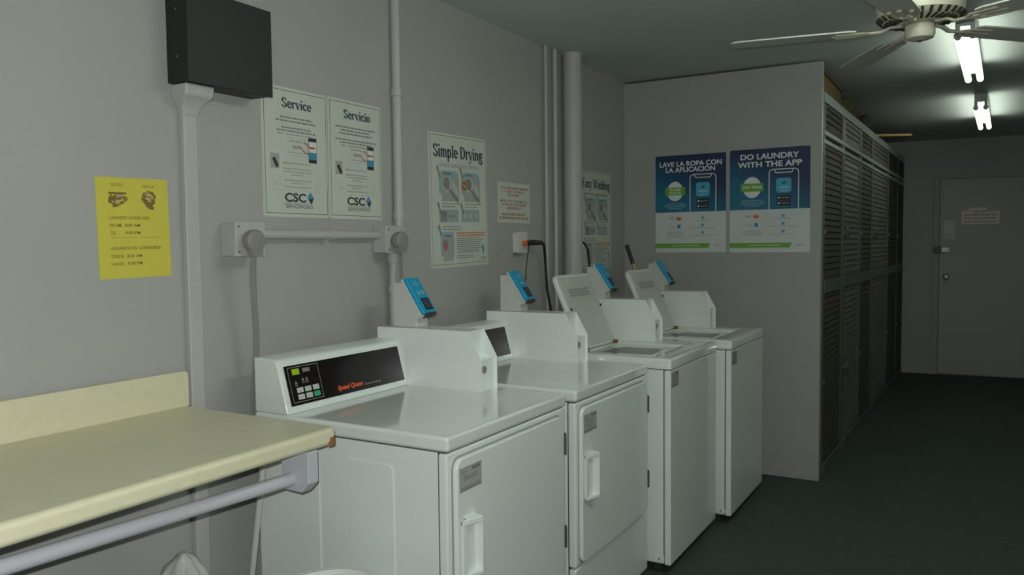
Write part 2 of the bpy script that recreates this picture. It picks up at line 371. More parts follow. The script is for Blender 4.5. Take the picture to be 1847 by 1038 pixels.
t = thing('conduit', 'horizontal painted conduit joining the two outlet boxes', 'conduit', (0.025, 0.47, 1.432))
MB().tube([(0, 0.0, 0), (0, 0.59, 0)], 0.0155, 16).build('pipe', 'wallpaint2', t, smooth=True)
MB().lathe([(0.0195, 0.335), (0.0195, 0.355)], (0, 0, 0), 16, 'y').box(-0.022, -0.012, 0.325, 0.345, -0.035, -0.015).build('strap', 'wallpaint2', t, smooth=True)

def outlet(y0, y1, label):
    t = thing('outlet_box', label, 'outlet', (0, y0, 1.365)); w = y1 - y0
    MB().box(0, 0.062, 0, w, 0, 0.1).build('box', 'wallpaint2', t, bevel=0.004)
    MB().box(0.063, 0.069, -0.003, w + 0.003, -0.002, 0.102).build('cover_plate', 'wallpaint2', t, bevel=0.002)
    for z in (0.012, 0.088): MB().lathe([(0.003, 0.069), (0.003, 0.071)], (0, 0.01, z), 8, 'x').build('screw', 'hinge', t)
    return t
outlet(0.362, 0.472, 'surface outlet box on the wall above the near dryer, left of the other big box')
outlet(1.062, 1.165, 'surface outlet box on the vertical conduit beside the instruction posters')
def plug(y, label, path):
    t = thing('power_cord', label, 'cord', (0.0725, y, 1.41))
    MB().lathe([(0.024, 0), (0.031, 0.004), (0.034, 0.012), (0.034, 0.03), (0.029, 0.036), (0.015, 0.038)], (0, 0, 0), 20, 'x').prism([(-0.026, 0.0), (0.026, 0.0), (0.02, -0.045), (-0.016, -0.045)], 0.008, 0.034, 'x').build('plug', 'cordgrey', t, smooth=True, angle=30)
    MB().lathe([(0.027, -0.002), (0.03, 0.002), (0.03, 0.006)], (0, 0, 0), 14, 'x').build('plug_face', 'darkp', t)
    c = MB()
    for d in (-0.0062, 0, 0.0062): c.tube([(p[0], p[1] + d, p[2]) for p in path], 0.0042, 8)
    c.build('cable', 'cordgrey', t, smooth=True)
plug(0.409, 'grey appliance cord plugged above the near dryer and dropping behind its console',
     [(0.02, 0.0, -0.03), (0.015, -0.004, -0.07), (0.01, 0.0, -0.14), (0.0, 0.011, -0.21), (-0.006, 0.02, -0.26), (-0.012, 0.024, -0.34), (-0.03, 0.026, -0.46), (-0.035, 0.026, -0.6)])
plug(1.112, 'grey appliance cord plugged at the conduit box, dropping behind the card reader',
     [(0.02, 0.002, -0.03), (0.012, 0.008, -0.06), (0.006, 0.018, -0.11), (0.0, 0.026, -0.17), (0.0, 0.03, -0.28), (0.0, 0.03, -0.38)])
t = thing('wall_outlet', 'small white wall outlet below the red printed notice', 'outlet', (0, 2.107, 1.352))
MB().box(0, 0.03, 0, 0.085, 0, 0.098).build('box', 'plasticw', t, bevel=0.004)
MB().box(0.03, 0.036, -0.004, 0.089, -0.003, 0.101).build('cover_plate', 'plasticw', t, bevel=0.002)
t = thing('power_cord', 'black cord with an orange plug tip drooping from the small white outlet', 'cord', (0.037, 2.15, 1.398))
MB().lathe([(0.010, 0), (0.0125, 0.004), (0.0125, 0.022), (0.010, 0.025)], (0.0, 0.0, 0), 14, 'x').build('plug_tip', 'orangep', t, smooth=True, label='orange plug tip')
MB().tube([(0.024, 0.0, 0), (0.036, 0.02, 0.002), (0.038, 0.05, 0.002), (0.036, 0.12, 0.002), (0.03, 0.16, -0.006)], 0.012, 12, rr=[0.0115, 0.0135, 0.0135, 0.011, 0.0075]).build('plug', 'cordblk', t, smooth=True)
MB().tube([(0.031, 0.15, -0.004), (0.02, 0.182, -0.018), (0.012, 0.205, -0.06), (0.010, 0.215, -0.12), (0.010, 0.23, -0.24), (0.012, 0.262, -0.34), (0.014, 0.272, -0.5), (0.014, 0.27, -0.8)], 0.007, 10).build('cable', 'cordblk', t, smooth=True)
MB().tube([(0.028, 0.006, -0.010), (0.015, 0.006, -0.1), (0.005, 0.004, -0.22), (-0.01, -0.006, -0.5)], 0.0025, 6).build('thin_wire', 'cordblk', t, smooth=True)
t = thing('power_cord', 'black cord drooping in front of the washing instructions poster', 'cord', (0.0, 2.8, 1.41))
MB().tube([(0.004, -0.02, 0.0), (0.035, 0.0, 0.002), (0.05, 0.03, -0.015), (0.055, 0.065, -0.05), (0.05, 0.095, -0.12), (0.045, 0.105, -0.2), (0.03, 0.11, -0.4), (0.02, 0.1, -0.8)], 0.006, 10).build('cable', 'cordblk', t, smooth=True)
MB().box(0.0, 0.02, -0.045, -0.005, -0.025, 0.025).build('plug', 'cordblk', t, bevel=0.004)

# raceway and black panel box
t = thing('cable_raceway', 'white cable raceway running down the wall from the black box', 'raceway', (0, 0.228, 0))
MB().box(0, 0.022, 0, 0.047, 0, 1.775).build('channel', 'wallpaint2', t, bevel=0.004)
fl_ = MB()
rings = [(1.765, 0.0, 0.049, 0.024), (1.79, -0.004, 0.055, 0.03), (1.81, -0.016, 0.066, 0.052), (1.82, -0.022, 0.072, 0.066), (1.851, -0.024, 0.074, 0.07)]
vs = []
for (z, a, b, d) in rings: vs += [(0, a, z), (d, a, z), (d, b, z), (0, b, z)]
fs = [(0, 1, 2, 3)[::-1], tuple(16 + i for i in range(4))]
for i in range(4):
    for j in range(4): fs.append((i * 4 + j, i * 4 + (j + 1) % 4, i * 4 + 4 + (j + 1) % 4, i * 4 + 4 + j))
fl_.add(vs, fs).build('flared_adapter', 'wallpaint2', t, bevel=0.006)
t = thing('wall_panel_box', 'black steel panel box high on the wall above the raceway', 'panel box', (0, 0.197, 1.852))
MB().box(0, 0.086, 0, 0.30, 0, 0.255).build('body', 'black', t, bevel=0.003)
MB().box(0.086, 0.092, -0.001, 0.302, -0.003, 0.257).build('cover', 'black', t, bevel=0.002)
MB().lathe([(0.006, 0.092), (0.006, 0.0935)], (0, 0.275, 0.14), 12, 'x').build('lock_hole', 'vent', t)
for z in (0.07, 0.2): MB().lathe([(0.003, 0), (0.0025, -0.0015)], (0.045, 0.0, z), 8, 'y').build('screw', 'brass', t)

# ------------------------------------------------------------------ folding counter
t = thing('folding_counter', 'cream laminate folding counter with backsplash, chipped at its front corner', 'counter', (0, 0.221, 0))
rc = 0.026; pl = [(0.004, 0), (0.004, -1.3), (0.588, -1.3)]
pl += [(0.588 - rc + rc * math.cos(R(a)), -rc + rc * math.sin(R(a))) for a in range(0, 91, 10)]
cz = 0.938
MB().prism(pl, cz - 0.044, cz, 'z').build('worktop', 'laminate', t, bevel=0.014, seg=4)
MB().prism([(-1.3, cz - 0.002), (-0.001, cz - 0.002)] + [(-0.016 + 0.015 * math.cos(R(a)), cz + 0.087 + 0.015 * math.sin(R(a))) for a in range(0, 91, 15)] + [(-1.3, cz + 0.102)], 0.003, 0.023, 'x').build('backsplash', 'laminate', t, bevel=0.006)
ch = MB(); r2 = random.Random(5); ang = [-25, -10, 8, 25, 42, 58, 70]
for lay, (z, dd) in enumerate([(cz - 0.0445, 0.0008), (cz - 0.034, 0.0012), (cz - 0.024, 0.001), (cz - 0.017, -0.003)]):
    for i, a in enumerate(ang):
        zz = z if lay < 3 else z + (0.008 if i in (2, 3, 4) else 0.0) + r2.uniform(-0.002, 0.002)
        ch.v.append((0.588 - rc + (rc + dd + r2.uniform(-.0005, .0005)) * math.cos(R(a)), -rc + (rc + dd) * math.sin(R(a)), zz))
for l in range(3):
    for i in range(len(ang) - 1): ch.f.append([l * 7 + i, l * 7 + i + 1, l * 7 + 8 + i, l * 7 + 7 + i]); ch.m.append(0)
ch.build('chipped_edge', 'chip', t, label='broken corner edge showing brown particle board')
MB().box(0.0, 0.04, -1.3, -0.02, cz - 0.10, cz - 0.045).build('wall_cleat', 'rod', t)
t = thing('hanging_rail', 'grey round hanging rod carried by brackets under the cream counter', 'rail', (0, 0.1, 0.82))
MB().tube([(0.43, -1.02, 0.0), (0.525, 0.03, 0.0)], 0.0165, 20).build('rod', 'rod', t, smooth=True)
def bracket(x, y):
    p = [(x - 0.045, 0.073), (x + 0.047, 0.073), (x + 0.047, -0.005), (x + 0.022, -0.03), (x - 0.03, -0.028), (x - 0.045, -0.012)]
    MB().prism(p, y, y + 0.035, 'y').build('bracket', 'rod', t, bevel=0.003)
bracket(0.535, 0.018); bracket(0.43, -1.05)

# bag and bin under the counter
bm = bmesh.new(); bmesh.ops.create_icosphere(bm, subdivisions=5, radius=1)
for v in bm.verts:
    p = v.co.copy(); th = math.atan2(p.y, p.x); hz = (p.z + 1) / 2
    f = noise.noise(p * 2.2) * 0.14 + noise.noise(p * 6) * 0.05 + 0.10 * hz * math.sin(th * 7 + 3 * p.z) + 0.05 * hz * math.sin(th * 13)
    rad = 0.155 * (1 - 0.45 * hz ** 2) * (1 + f)
    z = 0.29 + p.z * (0.29 if p.z < 0 else 0.30) + 0.012 * noise.noise(p * 5)
    v.co = Vector((p.x * rad + 0.02 * hz ** 3, p.y * rad + 0.015 * hz ** 3, max(0.0, z)))
for f in bm.faces: f.smooth = True
me = bpy.data.meshes.new('bag_body'); bm.to_mesh(me); bm.free(); me.materials.append(M['bag'])
o = bpy.data.objects.new('trash_bag', me); COL.objects.link(o); o.location = (0.16, 0.05, 0)
tag(o, 'white gathered trash bag standing under the cream counter', 'bag')
t = thing('waste_bin', 'white round waste bin beside the near dryer, only its rim showing', 'bin', (0.6, 0.16, -0.0))
MB().lathe([(0.10, 0.0), (0.105, 0.01), (0.135, 0.53), (0.128, 0.53), (0.1, 0.02), (0.0, 0.018)], (0, 0, 0), 40).build('body', 'bin', t, smooth=True)
MB().lathe([(0.134, 0.523), (0.145, 0.525), (0.147, 0.534), (0.143, 0.542), (0.128, 0.541), (0.127, 0.528)], (0, 0, 0), 40).build('rim', 'bin', t, smooth=True)
t = thing('mop_handle', 'slim white pole leaning behind the near dryer below the counter', 'pole', (0.0, 0.35, 0))
MB().tube([(0.036, 0.0, 0.0), (0.19, 0.0, 0.86)], 0.009, 14).build('pole', 'plasticw', t, smooth=True)

# ------------------------------------------------------------------ machines
def coin_box(t, xb, xf, y0, y1, zb):
    prof = [(xb, zb), (xf, zb), (xf, zb + 0.108), (xf - 0.053, zb + 0.203), (xb, zb + 0.203)]
    m = MB().prism(prof, y0, y0 + 0.003, 'y').prism(prof, y1 - 0.003, y1, 'y')
    m.prism([(xb, zb), (xf - 0.010, zb), (xf - 0.010, zb + 0.104), (xf - 0.058, zb + 0.103), (xf - 0.056, zb + 0.2025), (xb, zb + 0.2025)], y0 + 0.003, y1 - 0.003, 'y')
    c = m.build('coin_box', 'sheet', t, label='white metal coin box with a chamfered open front')
    MB().lathe([(0.013, 0), (0.013, 0.004), (0.010, 0.006), (0.004, 0.0062)], (xf - 0.010, (y0 + y1) / 2 - 0.022, zb + 0.072), 18, 'x').build('cylinder_lock', 'tin', c, smooth=True)
    return c
def reader(t, xb, y0, y1, zb):
    prof = [(0, 0), (0.1, 0), (0.1, 0.03), (0.122, 0.034), (0.038, 0.160), (0, 0.158)]
    c = MB().prism([(xb + p[0], zb + p[1]) for p in prof], y0, y1, 'y').build('card_reader', 'plasticw', t, bevel=0.003, label='white wedge housing with a sloping blue card reader')
    a = Vector((0.122, 0, 0.034)); b = Vector((0.038, 0, 0.160)); d = (b - a).normalized(); n = Vector((-d.z, 0, d.x)) * -1
    if n.x < 0: n = -n
    L = 0.158; mid = Vector((xb, (y0 + y1) / 2, zb)) + (a + b) / 2 + d * 0.006; Y = Vector((0, 1, 0)); hw = (y1 - y0) / 2 + 0.004
    MB().obox(mid + n * 0.005, Y, d, n, hw, L / 2, 0.005).build('backing_plate', 'plasticw', c, bevel=0.003)
    MB().obox(mid + n * 0.016, Y, d, n, hw - 0.001, L / 2 - 0.004, 0.008).build('blue_cover', 'readerblue', c, bevel=0.005, seg=3, label='bright blue reader face')
    f = mid + n * 0.0245
    MB().obox(f + Y * 0.006 - d * 0.038, Y, d, n, 0.021, 0.024, 0.0008).use(1).obox(f + Y * 0.006 - d * 0.038 + n * 0.0008, Y, d, n, 0.016, 0.018, 0.0004).build('screen', ['navyblk', 'screen'], c)
    MB().obox(mid + n * 0.012 - d * (L / 2 - 0.001) + Y * 0.004, Y, d, n, hw - 0.012, 0.005, 0.013).build('card_slot', 'darkp', c, bevel=0.002)
    pr = MB(); k = f
    pr.obox(k - Y * 0.008 + d * 0.008, Y, d, n, 0.007, 0.008, 0.0005).obox(k + Y * 0.018 + d * 0.01, Y, d, n, 0.008, 0.007, 0.0005)
    for i in range(6):
        q = k + Y * (0.004 + 0.012 * math.cos(i)) + d * (0.046 + 0.008 * math.sin(i * 1.05)); pr.obox(q, Y, d, n, 0.004, 0.0022, 0.0005)
    pr.build('printed_marks', 'pblue', c)
    return c
def sticker(parent, x, y0, y1, z0, z1, code):
    s = thing_part('id_sticker', parent, (x, y0, z0))
    w, h = y1 - y0, z1 - z0
    # all print in one mesh, in the plane of the door
    p = PM(); p.use(0).box(0, w, 0, h, 0, 0.0006); p.use(1).frame(0.0008, 0.0008, w - 0.0008, h - 0.0008, 0.0014, 0.0009)
    put_text(p, 'CSC', 0.005, h - 0.017, 0.022, 0.009, 0.0009, off=0.02); p.poly([(0.030, h - 0.010), (0.036, h - 0.010), (0.033, h - 0.017)], 0.0009)
    p.rect(w * 0.55, h - 0.014, w - 0.006, h - 0.005, 0.0009)
    rng = random.Random(code or 'worn')
    if code: put_text(p, code, w * 0.5, h * 0.42, w * 0.68, 0.015, 0.0009, 'c', off=0.012)
    else: p.words(w * 0.18, w * 0.84, h * 0.42, 0.014, 0.0009, rng, 'l', 1, True); p.words(0.016, w - 0.02, h * 0.68, 0.002, 0.0009, rng); p.words(0.016, w - 0.03, h * 0.32, 0.0025, 0.0009, rng); p.words(0.03, w - 0.04, h * 0.25, 0.0025, 0.0009, rng)
    p.rect(0.006, h * 0.17, w - 0.006, h * 0.185, 0.0009)
    for k in range(2): p.words(0.005, w - 0.005, 0.003 + 0.004 * k, 0.0025, 0.0009, rng)
    me_o = p.build('id_sticker', ['tinpaper', 'grey'], s[0], label='small silvery identification sticker')
    me_o.location = s[1]; me_o.rotation_euler = LEFTWALL
    return me_o
def thing_part(name, parent, loc): return parent, loc

DW = 0.685
def make_dryer(label, xf, code, marks=True):
    t = thing('dryer', label, 'dryer', (0, 0, 0), group='coin operated dryers')
    zt = 0.8957; dx = xf - 0.802
    # cabinet with pressed side panels
    m = MB().box(0.10, 0.765 + dx, 0.004, DW - 0.004, 0.02, 0.851)
    m.prism([(0.185, 0.03), (0.35, 0.03), (0.35, 0.835), (0.185, 0.835)], 0.0005, 0.004, 'y')
    m.prism([(0.46, 0.03), (0.62, 0.03), (0.62, 0.785), (0.612, 0.797), (0.46, 0.80)], 0.0005, 0.004, 'y')
    m.build('cabinet', 'enamel', t, bevel=0.0015, seg=2)
    MB().box(0.755 + dx, 0.7665 + dx, 0.0065, DW - 0.0065, 0.03, 0.85).build('front_seam', 'seam', t)
    MB().box(0.768 + dx, 0.797 + dx, 0.001, DW - 0.001, 0.279, 0.850).build('front_panel', 'enamel', t, bevel=0.007)
    MB().box(0.768 + dx, 0.797 + dx, 0.001, DW - 0.001, 0.035, 0.273).build('lower_panel', 'enamel', t, bevel=0.007)
    MB().box(0.09, xf, -0.001, DW + 0.001, 0.854, zt).build('top', 'top', t, bevel=0.011, seg=4)
    MB().box(0.11, xf - 0.014, 0.008, DW - 0.008, 0.848, 0.856).build('top_seam', 'seam', t)
    # door
    def rr(y0, y1, z0, z1, r):
        return [(y1 - r + r * math.cos(R(a)), z1 - r + r * math.sin(R(a))) for a in range(0, 91, 15)] + [(y0 + r + r * math.cos(R(a)), z1 - r + r * math.sin(R(a))) for a in range(90, 181, 15)] + \
               [(y0 + r + r * math.cos(R(a)), z0 + r + r * math.sin(R(a))) for a in range(180, 271, 15)] + [(y1 - r + r * math.cos(R(a)), z0 + r + r * math.sin(R(a))) for a in range(270, 361, 15)]
    MB().prism(rr(0.020, 0.652, 0.284, 0.836, 0.034), xf - 0.0055, xf - 0.0046, 'x').build('door_gap', 'lgrey', t)
    d = MB().prism(rr(0.026, 0.647, 0.290, 0.830, 0.030), xf - 0.006, xf + 0.010, 'x').build('door', 'enamel', t, bevel=0.004)
    xd = xf + 0.010
    hp = MB()
    z0, z1, y0, y1 = 0.508, 0.668, 0.042, 0.108
    # pull: a low base plate on the left, an upright grip wall on the right, sloping caps above and below
    hp.box(xd, xd + 0.006, y0, y1 - 0.004, z0 + 0.004, z1 - 0.004)
    hp.prism([(xd, y0 - 0.002), (xd + 0.007, y0 - 0.002), (xd + 0.010, y0 + 0.016), (xd, y0 + 0.02)], z0, z1, 'z')
    hp.prism([(xd, y1 - 0.010), (xd + 0.028, y1 - 0.008), (xd + 0.031, y1 - 0.004), (xd + 0.028, y1), (xd, y1 + 0.004)], z0 + 0.006, z1 - 0.010, 'z')
    for (za, zb_) in ((z0, z0 + 0.012), (z1 - 0.016, z1)):
        hp.prism([(xd, y0 - 0.002), (xd + 0.008, y0 - 0.002), (xd + 0.028, y1 - 0.010), (xd + 0.030, y1 - 0.004), (xd, y1 + 0.004)], za, zb_, 'z')
    hp.build('handle', 'enamel', d, bevel=0.0025)
    sticker(d, xd + 0.0002, 0.036, 0.142, 0.741, 0.805, code)
    for z in (0.70, 0.39): MB().box(xf - 0.006, xf + 0.006, 0.640, 0.668, z, z + 0.068).tube([(xf + 0.009, 0.652, z), (xf + 0.009, 0.652, z + 0.068)], 0.006, 10).build('hinge', 'hinge', t)
    # console
    prof = [(0.095, zt), (0.232, zt), (0.192, 1.044), (0.186, 1.054), (0.174, 1.058), (0.095, 1.06)]
    c = MB().prism(prof, 0.001, 0.574, 'y').build('control_console', 'enamel', t, bevel=0.005)
    a = Vector((0.230, 0, zt + 0.006)); b = Vector((0.193, 0, 1.040)); d_ = (b - a).normalized(); n = Vector((d_.z, 0, -d_.x)); Y = Vector((0, 1, 0)); L = (b - a).length
    # flat coordinates on the sloping face: X along the console, Y up the slope
    base = a + n * 0.0008
    rot = Matrix(((Y.x, d_.x, n.x), (Y.y, d_.y, n.y), (Y.z, d_.z, n.z))).to_euler()
    def onface(mb, name, mats, bevel=None, label=None):
        o = mb.build(name, mats, c, bevel=bevel, label=label); o.location = base; o.rotation_euler = rot; return o
    onface(MB().box(0.022, 0.558, 0.016, L - 0.006, 0, 0.002), 'display_glass', 'glass', label='glossy black control glass')
    onface(PM().frame(0.032, 0.024, 0.158, L - 0.012, 0.0014, 0.0026), 'keypad_outline', 'lgrey')
    onface(PM().rect(0.048, L - 0.036, 0.078, L - 0.018, 0.0026), 'digital_display', 'lcd', label='green lit display')
    marks_ = PM()
    for (u, v) in ((0.05, 0.078), (0.08, 0.085), (0.096, 0.085)): marks_.poly([(u, v), (u + 0.012, v), (u + 0.006, v + 0.012)], 0.0026); marks_.rect(u, v - 0.006, u + 0.012, v - 0.003, 0.0026)
    marks_.rect(0.092, L - 0.032, 0.122, L - 0.02, 0.0026)
    onface(marks_, 'indicator_marks', 'grey')
    for i in range(3):
        for j in range(2):
            u = 0.053 + i * 0.033; v = 0.031 + j * 0.0205
            onface(MB().box(u, u + 0.026, v, v + 0.016, 0.002, 0.005), 'button', 'keygreen' if (i == 2 and j == 0) else 'keyg', bevel=0.0015, label='green start button' if (i == 2 and j == 0) else None)
    lg = PM(); put_text(lg, 'Speed Queen', 0.222, 0.026, 0.118, 0.021, 0.0027, off=0.045, shear=0.25); onface(lg, 'red_lettering', 'redlogo', label='red printed brand lettering')
    lg = PM(); put_text(lg, 'Commercial Dryer', 0.35, 0.027, 0.085, 0.010, 0.0027); onface(lg, 'grey_lettering', 'lgrey')
    coin_box(t, 0.096, 0.541, 0.574, 0.676, zt)
    reader(t, 0.15, 0.603, 0.673, zt + 0.203)
    for (x, y) in ((0.14, 0.05), (0.14, DW - 0.05), (0.74, 0.05), (0.74, DW - 0.05)): MB().lathe([(0.022, 0.0), (0.022, 0.02)], (x, y, 0), 12).build('foot', 'darkp', t)
    return t
d1 = make_dryer('nearest white dryer, next to the cream counter, door sticker reading 896-HKX', 0.802, '896-HKX')
d1.location = (0, 0.391, 0)
d2 = make_dryer('second white dryer, between the nearest dryer and the first washer', 0.81, None)
d2.location = (0, 1.135, 0)

WW = 0.668
def make_washer(label, xf):
    t = thing('washer', label, 'washer', (0, 0, 0), group='coin operated top load washers')
    zt = 0.912
    MB().box(0.22, xf - 0.034, 0.003, WW - 0.003, 0.042, 0.864).build('cabinet', 'enamel', t, bevel=0.002, seg=2)
    MB().box(0.24, xf - 0.032, 0.006, WW - 0.006, 0.05, 0.86).build('front_seam', 'seam', t)
    MB().box(xf - 0.031, xf - 0.002, 0.001, WW - 0.001, 0.038, 0.864).build('front_panel', 'enamel', t, bevel=0.007, seg=3)
    MB().box(0.25, xf - 0.02, 0.006, WW - 0.006, 0.862, 0.870).build('top_seam', 'seam', t)
    # top with the loading well cut through
    X0, X1, Y0, Y1 = 0.20, xf, -0.001, WW + 0.001
    wx0, wx1, wy0, wy1 = 0.44, xf - 0.095, 0.085, 0.49
    m = MB(); N = 7
    def ring(a0, a1, b0, b1, r, z):
        pts = []
        for (cx, cy, s) in ((a1 - r, b1 - r, 0), (a0 + r, b1 - r, 90), (a0 + r, b0 + r, 180), (a1 - r, b0 + r, 270)):
            for i in range(N): pts.append((cx + r * math.cos(R(s + 90 * i / (N - 1))), cy + r * math.sin(R(s + 90 * i / (N - 1))), z))
        return pts
    loops = [ring(X0, X1, Y0, Y1, 0.012, 0.868), ring(X0, X1, Y0, Y1, 0.012, zt - 0.010), ring(X0 + 0.003, X1 - 0.003, Y0 + 0.003, Y1 - 0.003, 0.012, zt - 0.003), ring(X0 + 0.010, X1 - 0.010, Y0 + 0.010, Y1 - 0.010, 0.012, zt),
             ring(wx0, wx1, wy0, wy1, 0.02, zt), ring(wx0 + 0.004, wx1 - 0.004, wy0 + 0.004, wy1 - 0.004, 0.02, zt - 0.003), ring(wx0 + 0.008, wx1 - 0.010, wy0 + 0.010, wy1 - 0.008, 0.03, zt - 0.013)]
    K = 4 * N; vs = [p for l in loops for p in l]; fs = []
    for i in range(len(loops) - 1):
        for j in range(K): fs.append((i * K + j, i * K + (j + 1) % K, (i + 1) * K + (j + 1) % K, (i + 1) * K + j))
    # deck of the well with a round hole
    cx, cy, rad = (wx0 + wx1) / 2, (wy0 + wy1) / 2 - 0.025, 0.158
    o = len(vs); base = (len(loops) - 1) * K; last = loops[-1]
    for p in last:
        a = math.atan2(p[1] - cy, p[0] - cx); vs.append((cx + rad * math.cos(a), cy + rad * math.sin(a), zt - 0.015))
    for j in range(K): fs.append((base + j, base + (j + 1) % K, o + (j + 1) % K, o + j))
    m.add(vs, fs).build('top', 'top', t, smooth=True, angle=50)
    MB().lathe([(0.161, zt - 0.015), (0.165, zt - 0.045), (0.17, zt - 0.36), (0.02, zt - 0.37)], (cx, cy, 0), 32).build('tub', 'tub', t, smooth=True)
    # open lid leaning back
    a = Vector((0.462, 0, 0.918)); b = Vector((0.318, 0, 1.25)); d = (b - a).normalized(); n = Vector((d.z, 0, -d.x)); Y = Vector((0, 1, 0)); L = (b - a).length
    l0, l1, r = 0.062, 0.432, 0.03
    pts = [(l0, 0), (l1, 0)] + [(l1 - r + r * math.cos(R(q)), L - r + r * math.sin(R(q))) for q in range(0, 91, 15)] + [(l0 + r + r * math.cos(R(q)), L - r + r * math.sin(R(q))) for q in range(90, 181, 15)]
    lid = MB().prism(pts, -0.022, 0, 'z').build('lid', 'enamel', t, bevel=0.006, label='open white lid leaning back')
    rot = Matrix(((Y.x, d.x, n.x), (Y.y, d.y, n.y), (Y.z, d.z, n.z))).to_euler()
    lid.location = a; lid.rotation_euler = rot
    i0, i1, e = l0 + 0.016, l1 - 0.016, 0.016
    MB().box(i0, i1, 0.012, L - e, 0.0, 0.004).build('inner_panel', 'lidinner', lid, bevel=0.0035)
    pr = PM(); rng = random.Random(9)
    for k in range(3): pr.words(i0 + 0.05, i1 - 0.06, L - 0.085 - 0.014 * k, 0.010, 0.0046, rng, 'c', [1, .9, .95][k])
    pr.build('faded_print', 'lgrey', lid)
    MB().lathe([(0.007, 0.004), (0.006, 0.009), (0.003, 0.010)], (l0 + 0.026, 0.19, 0), 12).build('bumper', 'darkp', lid)
    MB().lathe([(0.007, 0.004), (0.006, 0.009), (0.003, 0.010)], (l1 - 0.022, 0.19, 0), 12).build('bumper', 'darkp', lid)
    for y in (l0 + 0.01, l1 - 0.03): MB().box(0.448, 0.478, y, y + 0.02, zt - 0.001, zt + 0.016).build('hinge', 'rust', t, bevel=0.003, label='rusty lid hinge')
    coin_box(t, 0.184, 0.63, 0.525, 0.628, zt)
    reader(t, 0.255, 0.548, 0.618, zt + 0.203)
    for (x, y) in ((0.28, 0.06), (0.28, WW - 0.06), (xf - 0.08, 0.06), (xf - 0.08, WW - 0.06)): MB().lathe([(0.02, 0.0), (0.02, 0.014), (0.01, 0.016), (0.01, 0.045)], (x, y, 0), 12).build('foot', 'darkp', t)
    MB().box(xf - 0.075, xf - 0.03, -0.0005, 0.003, 0.05, 0.075).build('corner_bracket', 'enamel', t, bevel=0.001)
    MB().lathe([(0.004, 0), (0.003, -0.002)], (xf - 0.052, -0.0005, 0.062), 8, 'y').build('screw', 'hinge', t)
    # sticker on the front panel
    s = sticker(t, xf - 0.0018, 0.012, 0.102, 0.79, 0.853, None)
    return t
w1 = make_washer('first white top load washer with open lid, beside the second dryer', 0.888)
w1.location = (0, 1.871, 0)
w2 = copy_tree(w1); w2.location = (0.058, 2.594, 0)
w2['label'] = 'second white top load washer with open lid, beside the partition wall'

# broom in the corner behind the second washer
t = thing('broom', 'broom with a black grip leaning in the corner behind the far washer', 'broom', (0.085, 3.375, 0))
MB().tube([(0.36, 0, 0.16), (0.040, 0, 1.27)], 0.010, 12).build('handle', 'wood', t, smooth=True)
MB().tube([(0.041, 0, 1.265), (0.0, 0, 1.382)], 0.0125, 12).build('grip', 'cordblk', t, smooth=True, label='black handle grip')
MB().prism([(0.295, 0.12), (0.43, 0.12), (0.395, 0.17), (0.325, 0.17)], -0.03, 0.03, 'y').build('head', 'darkp', t, bevel=0.005)
MB().prism([(0.265, 0.0), (0.455, 0.0), (0.42, 0.12), (0.30, 0.12)], -0.035, 0.035, 'y').build('bristles', 'bristle', t)

# ------------------------------------------------------------------ posters
def poster(name, label, cat, loc, rot, w, h, m, tilt=0.0, th=0.002, r=0.006):
    t = thing(name, label, cat, loc, rot)
    if tilt: t.matrix_world = Matrix.Translation(loc) @ Matrix(t.rotation_euler.to_matrix()).to_4x4() @ Matrix.Rotation(tilt, 4, 'Z')
    pts = [(w - r + r * math.cos(R(a)), h - r + r * math.sin(R(a))) for a in (0, 45, 90)] + [(r + r * math.cos(R(a)), h - r + r * math.sin(R(a))) for a in (90, 135, 180)] + \
          [(r + r * math.cos(R(a)), r + r * math.sin(R(a))) for a in (180, 225, 270)] + [(w - r + r * math.cos(R(a)), r + r * math.sin(R(a))) for a in (270, 315, 360)]
    MB().prism(pts, 0.0005, th, 'z').build('sheet', m, t)
    return t, th + 0.0006
# yellow notice
t, n = poster('hours_notice', 'yellow paper notice of laundry hours taped above the counter', 'notice', (0, -0.024, 1.310), LEFTWALL, 0.213, 0.268, 'yellow', tilt=R(1.0), th=0.001, r=0.001)
p = PM()
put_text(p, 'NOTICE', 0.060, 0.245, 0.033, 0.0075, n, 'c', off=.006); put_text(p, 'NOTICIA', 0.153, 0.243, 0.035, 0.0075, n, 'c', off=.006)
put_text(p, 'LAUNDRY HOURS ARE:', 0.035, 0.157, 0.118, 0.0088, n, off=.008); put_text(p, 'FROM:', 0.035, 0.137, 0.034, 0.0085, n, off=.008); put_text(p, '8:00 AM', 0.078, 0.137, 0.044, 0.0085, n, off=.012)
put_text(p, 'TO:', 0.035, 0.117, 0.017, 0.0085, n, off=.008); put_text(p, '9:00 PM', 0.078, 0.117, 0.044, 0.0085, n, off=.012)
p.rect(0.036, 0.108, 0.19, 0.1087, n)
put_text(p, 'HORARIOS DEL LAVANDERIA', 0.035, 0.076, 0.148, 0.0085, n, off=.008); put_text(p, 'DESDE:', 0.035, 0.055, 0.037, 0.0085, n, off=.008); put_text(p, '8:00 AM', 0.080, 0.055, 0.044, 0.0085, n, off=.012)
put_text(p, 'HASTA:', 0.035, 0.035, 0.037, 0.0085, n, off=.008); put_text(p, '9:00 PM', 0.080, 0.035, 0.044, 0.0085, n, off=.012)
p.build('printed_text', 'brownink', t)
rng = random.Random(2)
